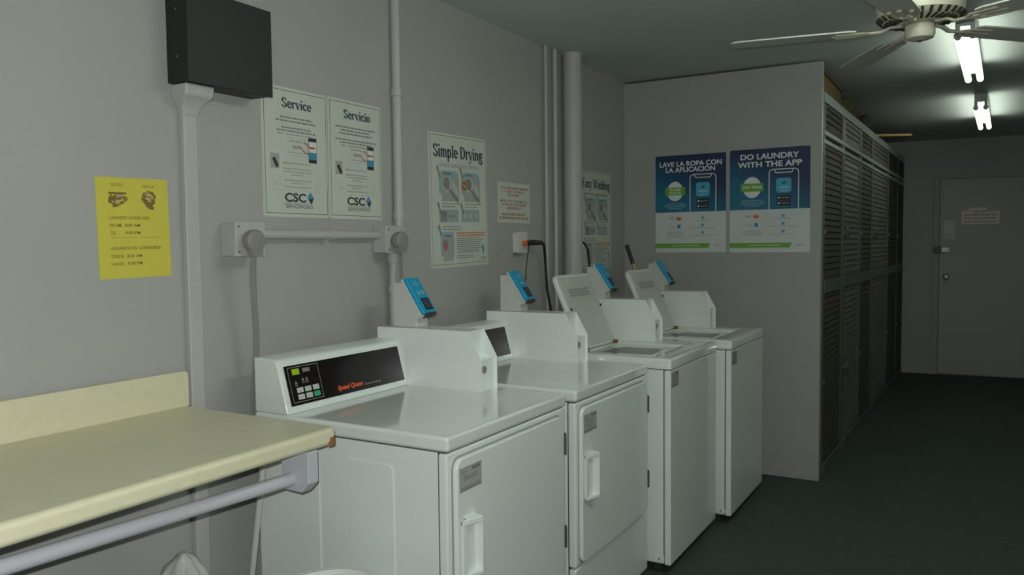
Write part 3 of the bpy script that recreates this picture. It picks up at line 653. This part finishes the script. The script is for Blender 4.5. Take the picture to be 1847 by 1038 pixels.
for (cu, cv, a, b) in ((0.060, 0.212, 0.026, 0.017), (0.153, 0.213, 0.021, 0.022)):
    pts = []; p = PM()
    for i in range(26):
        an = 2 * math.pi * i / 26; q = 1 + rng.uniform(-0.12, 0.14); pts.append((cu + a * q * math.cos(an), cv + b * q * math.sin(an)))
    p.use(0).poly(pts, n)
    for i in range(26):
        an = rng.uniform(0, 6.28); q = rng.uniform(0.1, 0.75); p.use(rng.choice([1, 2, 2, 3])).disc(cu + a * q * math.cos(an), cv + b * q * math.sin(an), rng.uniform(0.003, 0.006), n + 0.0002 + i * 1e-5, 10)
    p.use(1).poly([(cu + (.002 if cu > .1 else -.016), cv - b * 1.3), (cu + (.014 if cu > .1 else -.004), cv - b * 1.3), (cu + .012, cv - b * .8), (cu - .014, cv - b * .8)], n + 0.0004)
    if cu < .1: p.use(1).disc(0.050, 0.212, 0.0075, n + 0.0006, 16); p.use(1).rect(0.034, 0.224, 0.086, 0.229, n + 0.0006)
    p.build('printed_picture', ['dkbrown', 'brownink', 'tanink', 'yellow'], t)

def csc_logo(p, u, v, w, n, k=0, bl=1):
    p.use(k); put_text(p, 'CSC', u, v + w * 0.16, w * 0.74, w * 0.23, n, off=0.03)
    q = w * 0.125; cu = u + w * 0.90; cv = v + w * 0.29
    p.use(bl).poly([(cu - q, cv), (cu, cv + q * 1.2), (cu + q, cv), (cu + q * .3, cv - q * .5), (cu - q * .6, cv - q * .3)], n)
    p.use(k).poly([(cu - q * .7, cv - q * .35), (cu + q * .9, cv - q * .1), (cu + q * .3, cv - q * 1.4)], n + 1e-4)
    p.use(k).rect(u, v + w * 0.13, u + w, v + w * 0.138, n)
    put_text(p, 'SERVICEWORKS', u + w * 0.02, v, w * 0.96, w * 0.10, n)
def service(word, label, y0, z0, w, h, wu, ww):
    t, n = poster('service_poster', label, 'poster', (0, y0, z0), LEFTWALL, w, h, 'paper')
    rng = random.Random(word)
    PM().frame(0.011, 0.012, w - 0.006, h - 0.010, 0.0016, n).build('border', 'ink', t)
    p = PM()
    p.use(1); serif_text(p, word, wu - 0.003, h - 0.064, ww, 0.031, n); p.use(0); serif_text(p, word, wu, h - 0.066, ww, 0.031, n + 0.0002)
    p.build('heading', ['ink', 'pblue'], t)
    p = PM(); L = len(word) > 7
    vv = h - 0.100
    for k, f in enumerate([.62, .78] if not L else [.98, .72, .8]): p.use(0).words(0.035, w - 0.03, vv, 0.0052, n, rng, 'c', f); vv -= 0.0115
    vv -= 0.010
    for k, f in enumerate([.55, .72] if not L else [.95, .74]): p.use(0).words(0.03, w - 0.025, vv, 0.0048, n, rng, 'c', f); vv -= 0.0105
    p.use(2).rect(0.065, vv, 0.09, vv + 0.0045, n); p.use(1).words(0.1, w - 0.07, vv, 0.004, n, rng, 'l', .95)
    p.use(1).rect(0.03, 0.088, w - 0.02, 0.0888, n); p.rect(0.03, 0.088, 0.0306, 0.30, n); p.rect(w - 0.02, 0.088, w - 0.0194, 0.30, n)
    b = [0.176, 0.158, 0.148, 0.138, 0.12, 0.111, 0.098]
    for k, f in enumerate([.8, .95, .9, .4, .85, .45, .85]): p.use(1).words(0.082, w - 0.072, b[k], 0.0042, n, rng, 'c', f)
    p.use(2).rect(0.085, 0.176, 0.107, 0.1802, n)
    p.build('small_print', ['grey', 'lgrey', 'tanink'], t)
    p = PM()  # sample sticker, phone, red arrows
    p.use(0).frame(0.112, 0.205, 0.20, 0.262, 0.0012, n); p.use(0).words(0.118, 0.19, 0.249, 0.006, n, rng, 'l', .8); p.use(0).words(0.125, 0.18, 0.228, 0.011, n, rng, 'c', .85); p.words(0.118, 0.19, 0.213, 0.004, n, rng)
    p.build('sticker_picture', ['lgrey', 'ink', 'paperw', 'blueink', 'red', 'lgrey'], t); p = PM()
    p.use(1).rect(0.205, 0.186, 0.243, 0.271, n); p.use(2).rect(0.2065, 0.198, 0.2415, 0.258, n + .0002); p.use(3).rect(0.2065, 0.198, 0.2415, 0.222, n + .0004); p.use(4).words(0.209, 0.24, 0.234, 0.007, n + .0005, rng)
    p.use(4).path([(0.182, 0.251), (0.195, 0.249), (0.207, 0.240), (0.215, 0.236)], 0.004, n + .0006); p.path([(0.165, 0.238), (0.178, 0.224), (0.192, 0.217), (0.206, 0.215)], 0.004, n + .0006)
    p.build('phone_picture', ['lgrey', 'ink', 'paperw', 'blueink', 'red', 'lgrey'], t); p = PM()
    p.use(5).rect(0.034, 0.158, 0.072, 0.206, n); p.use(1).poly([(0.042, 0.188), (0.052, 0.195), (0.068, 0.17), (0.064, 0.160), (0.056, 0.163)], n + .0003)
    p.build('framed_picture', ['lgrey', 'ink', 'paperw', 'blueink', 'red', 'lgrey'], t); p = PM()
    p.use(0).path([(0.04, 0.136), (0.06, 0.136), (0.063, 0.112), (0.046, 0.110), (0.04, 0.136)], 0.0012, n); p.path([(0.063, 0.112), (0.08, 0.110), (0.066, 0.101), (0.046, 0.110)], 0.0012, n)
    p.build('laptop_icon', ['lgrey', 'ink', 'paperw', 'blueink', 'red', 'lgrey'], t); p = PM()
    p.use(0).path([(w - 0.052, 0.128), (w - 0.036, 0.128), (w - 0.044, 0.098), (w - 0.06, 0.098), (w - 0.052, 0.128)], 0.0014, n)
    p.build('handset_icon', ['lgrey', 'ink', 'paperw', 'blueink', 'red', 'lgrey'], t)
    p = PM(); csc_logo(p, 0.092, 0.030, 0.13, n); p.build('logo', ['ink', 'blueink'], t)
service('Service', 'pale service instructions poster in English, half touched by the black box', 0.531, 1.489, 0.297, 0.425, 0.088, 0.135)
service('Servicio', 'pale service instructions poster in Spanish, left of the vertical conduit', 0.8315, 1.489, 0.287, 0.427, 0.082, 0.145)

def howto(head, sub, label, y0, z0, w, h, tilt, hu, hw, dry):
    t, n = poster('instruction_poster', label, 'poster', (0, y0, z0), LEFTWALL, w, h, 'paper', tilt=tilt)
    rng = random.Random(head)
    PM().frame(0.013, 0.013, w - 0.008, h - 0.010, 0.0016, n).build('border', 'ink', t)
    p = PM(); p.use(1); serif_text(p, head, hu - .005, h - 0.098, hw, 0.052, n); p.use(0); serif_text(p, head, hu, h - 0.1015, hw, 0.052, n + .0002); p.build('heading', ['ink', 'pblue'], t)
    p = PM()
    if sub: put_text(p, sub, w * 0.5, h - 0.142, w * 0.66, 0.015, n, 'c')
    else: p.words(0.05, w - 0.05, h - 0.142, 0.011, n, rng, 'c', 1, True)
    for (u, v) in ((0.09, h - 0.164), (0.265, h - 0.164)):
        for k in range(3): p.words(u, u + 0.13, v - 0.011 * k, 0.004, n, rng, 'l', [.55, .9, .7][k])
    for (u, v) in ((0.09, 0.272), (0.265, 0.272)):
        for k in range(2): p.words(u, u + 0.14, v - 0.012 * k, 0.0042, n, rng, 'l', [.95, .7][k])
    for k in range(2): p.words(0.09, 0.245, 0.173 - 0.011 * k, 0.004, n, rng, 'l', [.85, .9][k])
    for k in range(10): p.words(0.192, w - 0.03, 0.122 - 0.0088 * k - (0.006 if k > 7 else 0), 0.004, n, rng, 'l', rng.uniform(.5, .98))
    p.build('small_print', 'grey', t)
    p = PM()
    for k in range(2): p.words(0.192, w - 0.02, 0.144 - 0.011 * k, 0.0062, n, rng, 'l', .98)
    p.build('red_print', 'orange', t)
    for (u, v, s) in ((0.07, 0.315, 1), (0.24, 0.315, 1)):
        p = PM()
        p.use(0).rect(u, v, u + 0.145, v + 0.095, n); p.use(1).rect(u + 0.018, v - 0.03, u + 0.15, v + 0.075, n + .0002)
        p.use(0).poly([(u + 0.018, v + 0.075), (u + 0.13, v + 0.085), (u + 0.13, v + 0.10), (u + 0.018, v + 0.10)], n + .0003)
        p.use(2).rect(u + 0.03, v + 0.082, u + 0.095, v + 0.093, n + .0004)
        p.use(3).disc(u + 0.06, v + 0.045, 0.034, n + .0005, 20); p.use(2).disc(u + 0.056, v + 0.047, 0.025, n + .0006, 20, 0.027)
        p.use(2).poly([(u + 0.06, v + 0.03), (u + 0.085, v + 0.02), (u + 0.14, v - 0.015), (u + 0.145, v - 0.04), (u + 0.10, v - 0.012)], n + .0007)
        p.use(3).poly([(u + 0.105, v + 0.06), (u + 0.135, v + 0.03), (u + 0.145, v - 0.012), (u + 0.115, v + 0.005), (u + 0.10, v + 0.03)], n + .0006)
        if dry and u > .2:
          for i in range(9):
              an = i * 0.7; p.use(4 if i % 4 else 5).disc(0.262 + 0.017 * math.cos(an), 0.355 + 0.013 * math.sin(an), 0.009, n + .0009 + i * 1e-5, 8)
        p.build('machine_picture', ['pblue', 'lgrey', 'grey', 'paper2', 'red', 'green'], t)
    p = PM(); p.use(0).rect(0.235, 0.195, 0.38, 0.25, n)
    for i in range(3): p.use(1).disc(0.262 + 0.046 * i, 0.222, 0.022, n + .0003, 16); p.use(3).disc(0.262 + 0.046 * i, 0.222, 0.012, n + .0005, 14)
    p.build('dial_picture', ['pblue', 'lgrey', 'grey', 'paper2', 'red', 'green'], t); p = PM()
    p.use(0).rect(0.065, 0.195, 0.21, 0.25, n)
    p.use(2).rect(0.078, 0.198, 0.122, 0.243, n + .0003); p.use(1).rect(0.132, 0.204, 0.20, 0.238, n + .0003)
    for i in range(6): p.use(2).rect(0.138 + 0.01 * i, 0.214, 0.143 + 0.01 * i, 0.226, n + .0005); p.use(1).disc(0.088 + 0.012 * (i % 3), 0.205 + 0.009 * (i // 3), 0.003, n + .0005, 8)
    p.build('control_picture', ['pblue', 'lgrey', 'grey', 'paper2', 'red', 'green'], t); p = PM()
    p.use(0).rect(0.072, 0.05, 0.172, 0.155, n); p.use(1).rect(0.088, 0.028, 0.165, 0.135, n + .0002); p.use(2).rect(0.098, 0.132, 0.15, 0.142, n + .0004); p.use(2).disc(0.106, 0.098, 0.02, n + .0004, 16, 0.024)
    if dry: p.use(4).disc(0.107, 0.092, 0.011, n + .0006, 12, 0.018)
    p.build('dryer_picture' if dry else 'washer_picture', ['pblue', 'lgrey', 'grey', 'paper2', 'red', 'green'], t); p = PM()
    for (u, v) in ((0.052, 0.40), (0.225, 0.40), (0.052, 0.245), (0.225, 0.245), (0.052, 0.15)):
        p = PM(); p.use(2).poly([(u, v + 0.03), (u + 0.012, v + 0.036), (u + 0.030, v - 0.012), (u + 0.020, v - 0.018)], n + .0010); p.use(1).disc(u + 0.016, v + 0.006, 0.0042, n + .0012, 10)
        p.build('step_mark', ['pblue', 'lgrey', 'grey', 'paper2', 'red', 'green'], t)
    p = PM(); p.use(1).poly([(w - 0.055, 0.098), (w - 0.035, 0.085), (w - 0.035, 0.06), (w - 0.048, 0.05), (w - 0.05, 0.075)], n); p.use(0); put_text(p, 'CSC', w - 0.062, 0.024, 0.042, 0.014, n, off=.02); p.build('logo', ['grey', 'blueink'], t)
howto('Simple Drying', 'SINGLE LOAD/STACK DRYERS', 'drying instructions poster, its heading reading Simple Drying', 1.431, 1.292, 0.449, 0.573, R(1.3), 0.035, 0.385, True)
howto('Easy Washing', None, 'washing instructions poster half hidden behind the thick pipe', 2.878, 1.247, 0.449, 0.573, 0, 0.03, 0.40, False)
# red notice
t, n = poster('rules_notice', 'small white notice printed in red beside the drying poster', 'notice', (0, 1.972, 1.497), LEFTWALL, 0.313, 0.195, 'paper', r=0.001, th=0.0015)
p = PM(); rng = random.Random(12)
for v, f in ((0.163, 1), (0.146, .78), (0.130, .42), (0.100, 1), (0.083, .86), (0.066, .55), (0.036, .88), (0.018, 1.05)): p.words(0.02, 0.293, v, 0.0115, n, rng, 'c', f, True)
p.build('red_print', 'redfaded', t)
# app posters
def app(lines, badge, label, x0, z0, w, h):
    t, n = poster('app_poster', label, 'poster', (x0, YP, z0), FACING, w, h, 'paperw', r=0.008)
    rng = random.Random(badge); vb = h * 0.415
    r = 0.008
    PM().poly([(0, vb), (w, vb)] + [(w - r + r * math.cos(R(a)), h - r + r * math.sin(R(a))) for a in (0, 45, 90)] + [(r + r * math.cos(R(a)), h - r + r * math.sin(R(a))) for a in (90, 135, 180)], n).build('blue_header', 'bluehead', t)
    n1 = n + .0004; p = PM()
    for (s, ww, v) in lines: put_text(p, s, w * 0.5, v * h, ww * w, (0.031 if 'LA' in s[:2] else 0.034) if 'Ó' not in s else 0.039, n1, 'c', off=0.028)
    p.build('heading', 'white', t)
    p = PM(); cu, cv = w * 0.285, h * 0.63
    p.use(0).disc(cu, cv, w * 0.115, n1, 40, w * 0.135, 0.02)
    p.use(1).rect(cu - w * 0.145, cv - 0.024, cu + w * 0.145, cv + 0.024, n1 + .0003)
    bl = badge.split('|')
    for i, s in enumerate(bl): 
        p.use(2); put_text(p, s, cu, cv + (-0.007 if len(bl) == 1 else (0.003 - 0.02 * i)), w * (0.25 if len(bl) == 1 else 0.17), 0.015, n1 + .0006, 'c', off=0.025)
    p.build('round_badge', ['white', 'green', 'white'], t)
    p = PM(); a, b, top = w * 0.50, w * 0.86, h * 0.795; tt = 0.0055; r = 0.022
    pts = [(a, vb)] + [(a + r - r * math.cos(R(q)), top - r + r * math.sin(R(q))) for q in range(0, 91, 18)] + [(b - r + r * math.sin(R(q)), top - r + r * math.cos(R(q))) for q in range(0, 91, 18)] + [(b, vb)]
    p.use(0).path(pts, tt, n1); m = (a + b) / 2
    p.path([(m - 0.055, top), (m - 0.045, top - 0.020), (m + 0.045, top - 0.020), (m + 0.055, top)], tt, n1)
    s = 0.043; ic = h * 0.64
    p.use(1).poly([(m + q[0], ic + q[1]) for q in ((-s, -s + .01), (-s + .01, -s), (s - .01, -s), (s, -s + .01), (s, s - .01), (s - .01, s), (-s + .01, s), (-s, s - .01))], n1)
    p.use(2).poly([(m - 0.015, ic + 0.02), (m, ic + 0.006), (m + 0.016, ic + 0.026), (m - 0.002, ic + 0.016)], n1 + .0003); p.use(3).poly([(m - 0.002, ic + 0.016), (m + 0.016, ic + 0.026), (m + 0.006, ic + 0.03)], n1 + .0004)
    p.use(0); put_text(p, 'CSCPay', m, ic - 0.020, 0.056, 0.015, n1 + .0003, 'c', shear=.2, off=.02); put_text(p, 'MOBILE', m, ic - 0.034, 0.034, 0.007, n1 + .0003, 'c')
    for i, v in enumerate((h * 0.522, h * 0.470)):
        p.use(2).rect(m - 0.038, v - 0.013, m + 0.038, v + 0.013, n1); p.use(0).disc(m - 0.027, v, 0.006, n1 + .0003, 10); put_text(p, ['App Store', 'Google Play'][i], m + 0.008, v - 0.005, 0.046, 0.010, n1 + .0003, 'c')
    p.build('phone_illustration', ['white', 'cyan', 'navyblk', 'green'], t)
    p = PM()
    for k in range(4): p.words(w * 0.13, w * 0.45, h * (0.50 - 0.017 * k), 0.0045, n1, rng, 'c', [.8, 1, .95, .6][k])
    p.build('header_print', 'pblue', t)
    p = PM(); p.use(0); put_text(p, 'VISA', w * 0.235, h * 0.342, 0.034, 0.011, n, 'c', shear=.2, off=.02)
    p.use(1).disc(w * 0.325, h * 0.347, 0.0105, n, 18); p.use(2).disc(w * 0.355, h * 0.347, 0.0105, n + .0002, 18)
    p.use(0); put_text(p, 'DISCOVER', w * 0.235, h * 0.264, 0.034, 0.005, n, 'c'); p.use(2).poly([(w * .23, h * .252), (w * .275, h * .252), (w * .275, h * .262)], n)
    p.use(3).rect(w * 0.317, h * 0.247, w * 0.365, h * 0.285, n); p.build('payment_logos', ['grey', 'redlogo', 'orange', 'blueink'], t)
    p = PM()
    for k in range(3):
        v = h * (0.352 - 0.075 * k); p.use(1).disc(w * 0.675, v, 0.010, n, 12, wob=0.12); p.use(0).words(w * 0.49, w * 0.86, v - 0.019, 0.0035, n, rng, 'c', [.5, .95, .85][k])
    for k in range(4 if '|' in badge else 3): p.use(0).words(w * 0.15, w * 0.42, h * (0.205 - 0.018 * k), 0.004, n, rng, 'c', [.9, .85, 1, .8][k])
    p.build('small_print', ['lgrey', 'cyan'], t)
    p = PM(); p.use(0).poly([(0, h * 0.045), (w * 0.755, h * 0.045), (w * 0.785, h * 0.092), (0, h * 0.092)], n); p.use(1).words(w * 0.24, w * 0.64, h * 0.062, 0.0075, n + .0003, rng, 'c', 1); p.poly([(w * .07, h * .06), (w * .085, h * .068), (w * .07, h * .076)], n + .0003)
    p.build('green_band', ['green', 'pgreen'], t)
    p = PM(); p.use(0); put_text(p, 'CSC', w * 0.87, h * 0.062, 0.03, 0.011, n, 'c', off=.02); p.use(1).poly([(w * .915, h * .078), (w * .935, h * .078), (w * .925, h * .062)], n); p.build('logo', ['grey', 'blueink'], t)
app([('LAVE LA ROPA CON', .88, .884), ('LA APLICACIÓN', .70, .824)], 'PRUEBA|GRATIS', 'blue and white Spanish app poster, nearer the wall corner', 0.2145, 1.3325, 0.4445, 0.601)
app([('DO LAUNDRY', .73, .898), ('WITH THE APP', .80, .822)], 'TRY FREE', 'blue and white English app poster, nearer the lockers', 0.6815, 1.330, 0.459, 0.609)

# ------------------------------------------------------------------ lockers along the far side of the partition
bounds = [3.60, 4.27, 5.01, 5.62, 6.65, 7.40, 7.955]
LROT = -0.0235
tones = ['lock_d', 'lock_l', 'lock_d', 'lock_l', 'lock_d', 'lock_d']
names = ['dark louvred storage locker against the partition wall', 'grey green louvred storage locker, second from the partition wall', 'dark brown louvred storage locker between the two grey green ones',
         'wide grey green louvred storage locker', 'dark louvred storage locker beyond the wide grey green one', 'dark louvred storage locker next to the far end wall']
def locker(i):
    y0, y1 = bounds[i], bounds[i + 1]; w = y1 - y0 - 0.006
    t = thing('storage_locker', names[i], 'locker', (1.2 + 0.0235 * (y0 - 3.56), y0 + 0.003, 0), (0, 0, LROT), group='louvred storage lockers')
    d = 0.55; m = tones[i]; ps = 0.05 if i != 1 else 0.06
    MB().box(-d, -0.02, 0.004, w - 0.004, 0.03, 2.225).build('carcass', 'lock_d', t)
    MB().box(-0.022, 0.0, 0.0, ps, 0.0, 2.23).box(-0.022, 0.0, w - 0.03, w, 0.0, 2.23).build('post', 'lock_f', t, bevel=0.002)
    for (a, b, mm) in ((2.19, 2.245, 'lock_r'), (2.005, 2.03, 'lock_r'), (1.955, 1.98, 'lock_r'), (1.085, 1.165, 'lock_f'), (0.0, 0.07, 'lock_f')):
        MB().box(-0.02, 0.004, ps if mm == 'lock_f' else 0, w - (0.03 if mm == 'lock_f' else 0), a, b).build('rail', mm, t, bevel=0.002)
    for nm, (a, b) in (('upper_door', (2.035, 2.185)), ('middle_door', (1.17, 1.95)), ('lower_door', (0.075, 1.08))):
        s = MB(); ya, yb = ps + 0.004, w - 0.034; st = 0.022
        s.box(-0.016, -0.002, ya, ya + st, a, b).box(-0.016, -0.002, yb - st, yb, a, b).box(-0.016, -0.002, ya + st, yb - st, a, a + 0.02).box(-0.016, -0.002, ya + st, yb - st, b - 0.02, b)
        k = int((b - a - 0.04) / 0.036); g = (b - a - 0.04) / k
        for q in range(k):
            z = a + 0.02 + g * q; s.prism([(-0.005, z - 0.003), (-0.001, z - 0.001), (-0.010, z + g + 0.002), (-0.014, z + g)], ya + st, yb - st, 'y')
        dr_ = s.build(nm, m, t)
        if nm != 'upper_door': MB().box(-0.002, 0.006, ya + 0.004, ya + 0.018, (a + b) / 2 - 0.025 - (.1 if nm == 'middle_door' else 0), (a + b) / 2 + 0.0 - (.1 if nm == 'middle_door' else 0)).build('hasp', 'hinge', dr_, bevel=0.001)
    return t
for i in range(6): locker(i)
def padlock(y, z, label):
    x = 1.2 + 0.0235 * (y - 3.56) + 0.006
    t = thing('padlock', label, 'padlock', (x, y, z), (0, 0, LROT))
    MB().box(0.002, 0.02, -0.02, 0.02, -0.045, 0).build('body', 'darkp', t, bevel=0.003)
    MB().tube([(0.011, -0.013, -0.005), (0.011, -0.013, 0.02), (0.011, -0.008, 0.03), (0.011, 0.0, 0.034), (0.011, 0.008, 0.03), (0.011, 0.013, 0.02), (0.011, 0.013, -0.005)], 0.0035, 8).build('shackle', 'brass', t, smooth=True)
padlock(4.36, 1.46, 'dark padlock on the upper part of the second locker')
padlock(4.365, 0.555, 'dark padlock low on the second locker')
padlock(5.715, 1.46, 'dark padlock on the wide grey green locker')
# things stored on top of the lockers
t = thing('cardboard_box', 'brown cardboard box on top of the lockers by the partition wall', 'box', (0.92, 3.72, 2.246))
MB().box(0, 0.25, 0, 0.75, 0, 0.135).build('box_body', 'card', t, bevel=0.004)
MB().box(0.0, 0.262, -0.004, 0.372, 0.136, 0.141).box(0.0, 0.262, 0.378, 0.754, 0.136, 0.141).build('flap', 'card', t)
def lump(name, label, cat, c, s, m, seed):
    bm = bmesh.new(); bmesh.ops.create_icosphere(bm, subdivisions=4, radius=1)
    for v in bm.verts:
        p = v.co.copy(); f = noise.noise(p * 1.8 + Vector((seed, 0, 0))) * 0.3 + noise.noise(p * 5 + Vector((0, seed, 0))) * 0.1
        v.co = Vector((p.x * s[0] * (1 + f), p.y * s[1] * (1 + f), max(0, 0.35 * s[2] + p.z * s[2] * (1 + f) * 0.65)))
    for f in bm.faces: f.smooth = True
    me = bpy.data.meshes.new(name); bm.to_mesh(me); bm.free(); me.materials.append(M[m])
    o = bpy.data.objects.new(name, me); COL.objects.link(o); o.location = c; return tag(o, label, cat)
lump('cloth_bundle', 'olive cloth bundle on the lockers behind the cardboard box', 'cloth', (1.09, 4.79, 2.246), (0.15, 0.24, 0.17), 'olive', 1)
lump('cloth_bundle', 'dark cloth bundle on the lockers, farther than the olive one', 'cloth', (1.09, 5.42, 2.246), (0.15, 0.26, 0.13), 'dkcloth', 4)
o = MB().box(-0.55, 0.25, -0.04, 0.04, 0, 0.016).build('wooden_board', 'wood', bevel=0.002); o.location = (1.26, 5.95, 2.247); o.rotation_euler = (0, 0, R(30)); tag(o, 'narrow yellow wooden board lying across the lockers, sticking out over the aisle', 'board')

# ------------------------------------------------------------------ ceiling fan
t = thing('ceiling_fan', 'cream five blade ceiling fan hanging over the aisle', 'fan', (1.775, 2.03, 0))
MB().lathe([(0.06, H - 0.001), (0.075, H - 0.02), (0.05, H - 0.05), (0.02, H - 0.055), (0.018, 2.35)], (0, 0, 0), 28).build('canopy', 'fan', t, smooth=True)
MB().lathe([(0.03, 2.345), (0.09, 2.33), (0.135, 2.30), (0.15, 2.25), (0.146, 2.207), (0.125, 2.189), (0.07, 2.181), (0.05, 2.179)], (0, 0, 0), 40).build('motor_housing', 'fan', t, smooth=True)
v_ = MB()
for k in range(30):
    a = 2 * math.pi * k / 30; c, s = math.cos(a), math.sin(a)
    v_.obox((0.137 * c, 0.137 * s, 2.196), Vector((c, s, 0.9)).normalized(), Vector((-s, c, 0)), Vector((c, s, 0.9)).normalized().cross(Vector((-s, c, 0))), 0.012, 0.005, 0.003)
    v_.obox((0.1 * c, 0.1 * s, 2.184), Vector((c, s, 0.15)).normalized(), Vector((-s, c, 0)), Vector((-.15 * c, -.15 * s, 1)).normalized(), 0.02, 0.004, 0.0025)
v_.build('vent_slots', 'vent', t)
MB().lathe([(0.04, 2.182), (0.04, 2.178), (0.05, 2.172), (0.051, 2.138), (0.045, 2.126), (0.028, 2.120), (0.012, 2.118)], (0, 0, 0), 32).build('switch_housing', 'fan', t, smooth=True)
MB().lathe([(0.006, 2.119), (0.006, 2.114)], (0, 0, 0), 10).build('bottom_screw', 'vent', t)
def blade(ang):
    a = R(ang); e = Vector((math.cos(a), math.sin(a), 0)); q = Vector((-math.sin(a), math.cos(a), 0)); z = Vector((0, 0, 1)); tilt = R(-4)
    qq = q * math.cos(tilt) + z * math.sin(tilt); nn = e.cross(qq)
    pl = []
    def edge(r, s): return 0.058 + 0.012 * (r - 0.2) / 0.46
    out = [(0.215, -0.045), (0.24, -0.056), (0.45, -0.064), (0.63, -0.068), (0.655, -0.06), (0.668, -0.04), (0.668, 0.04), (0.655, 0.06), (0.63, 0.068), (0.45, 0.064), (0.24, 0.056), (0.215, 0.045)]
    m = MB(); n = len(out); c = z * 2.166
    vs = [c + e * r + qq * s + nn * 0.003 for r, s in out] + [c + e * r + qq * s - nn * 0.003 for r, s in out]
    m.add(vs, [list(range(n)), list(range(2 * n - 1, n - 1, -1))] + [(i, (i + 1) % n, n + (i + 1) % n, n + i) for i in range(n)])
    b = m.build('blade', 'fanw', t, bevel=0.0015, seg=2)
    ir = MB()
    def P(r, s, dz): return c + e * r + qq * s + nn * dz
    ir.tube([z * 2.176 + e * 0.06, z * 2.174 + e * 0.10, z * 2.160 + e * 0.128, P(0.16, 0, -0.006), P(0.215, 0, -0.007)], 0.012, 10, flat=0.5)
    for s in (-1, 0, 1):
        ir.tube([P(0.165, 0, -0.006), P(0.20, 0.03 * s, -0.007), P(0.285 if s else 0.30, 0.036 * s, -0.007)], 0.009, 8, flat=0.45)
    ir.build('blade_iron', 'fan', b, smooth=True)
for k in range(5): blade(189.3 + 72 * k)

# ------------------------------------------------------------------ fluorescent fixtures
def fixture(y, x, label, tm='tube'):
    t = thing('fluorescent_fixture', label, 'light', (x, y, 0), (0, 0, -0.028), group='ceiling strip lights')
    z = 2.322; L = 1.24
    MB().prism([(-0.04, H - 0.002), (0.04, H - 0.002), (0.04, H - 0.035), (0.022, H - 0.06), (-0.022, H - 0.06), (-0.04, H - 0.035)], 0, L, 'y').build('housing', 'fixture', t, bevel=0.003)
    for s in (-1, 1):
        for yy in (0.0, L - 0.02): MB().box(s * 0.03 - 0.010, s * 0.03 + 0.010, yy, yy + 0.02, z - 0.012, H - 0.04).build('lamp_holder', 'fixture', t, bevel=0.003)
        tb = MB().tube([(s * 0.03, 0.035, z), (s * 0.03, L - 0.035, z)], 0.017, 16).build('tube', tm, t, smooth=True, label='glowing white fluorescent tube')
        MB().tube([(s * 0.03, 0.02, z), (s * 0.03, 0.04, z)], 0.0172, 16).tube([(s * 0.03, L - 0.04, z), (s * 0.03, L - 0.02, z)], 0.0172, 16).build('end_cap', 'tin', tb, smooth=True)
fixture(0.45, 1.88, 'lit strip light nearest the camera, in front of the ceiling fan', 'tube_near')
fixture(2.93, 1.905, 'lit strip light just beyond the ceiling fan')
fixture(5.27, 1.975, 'lit strip light farthest away, nearer the far door')
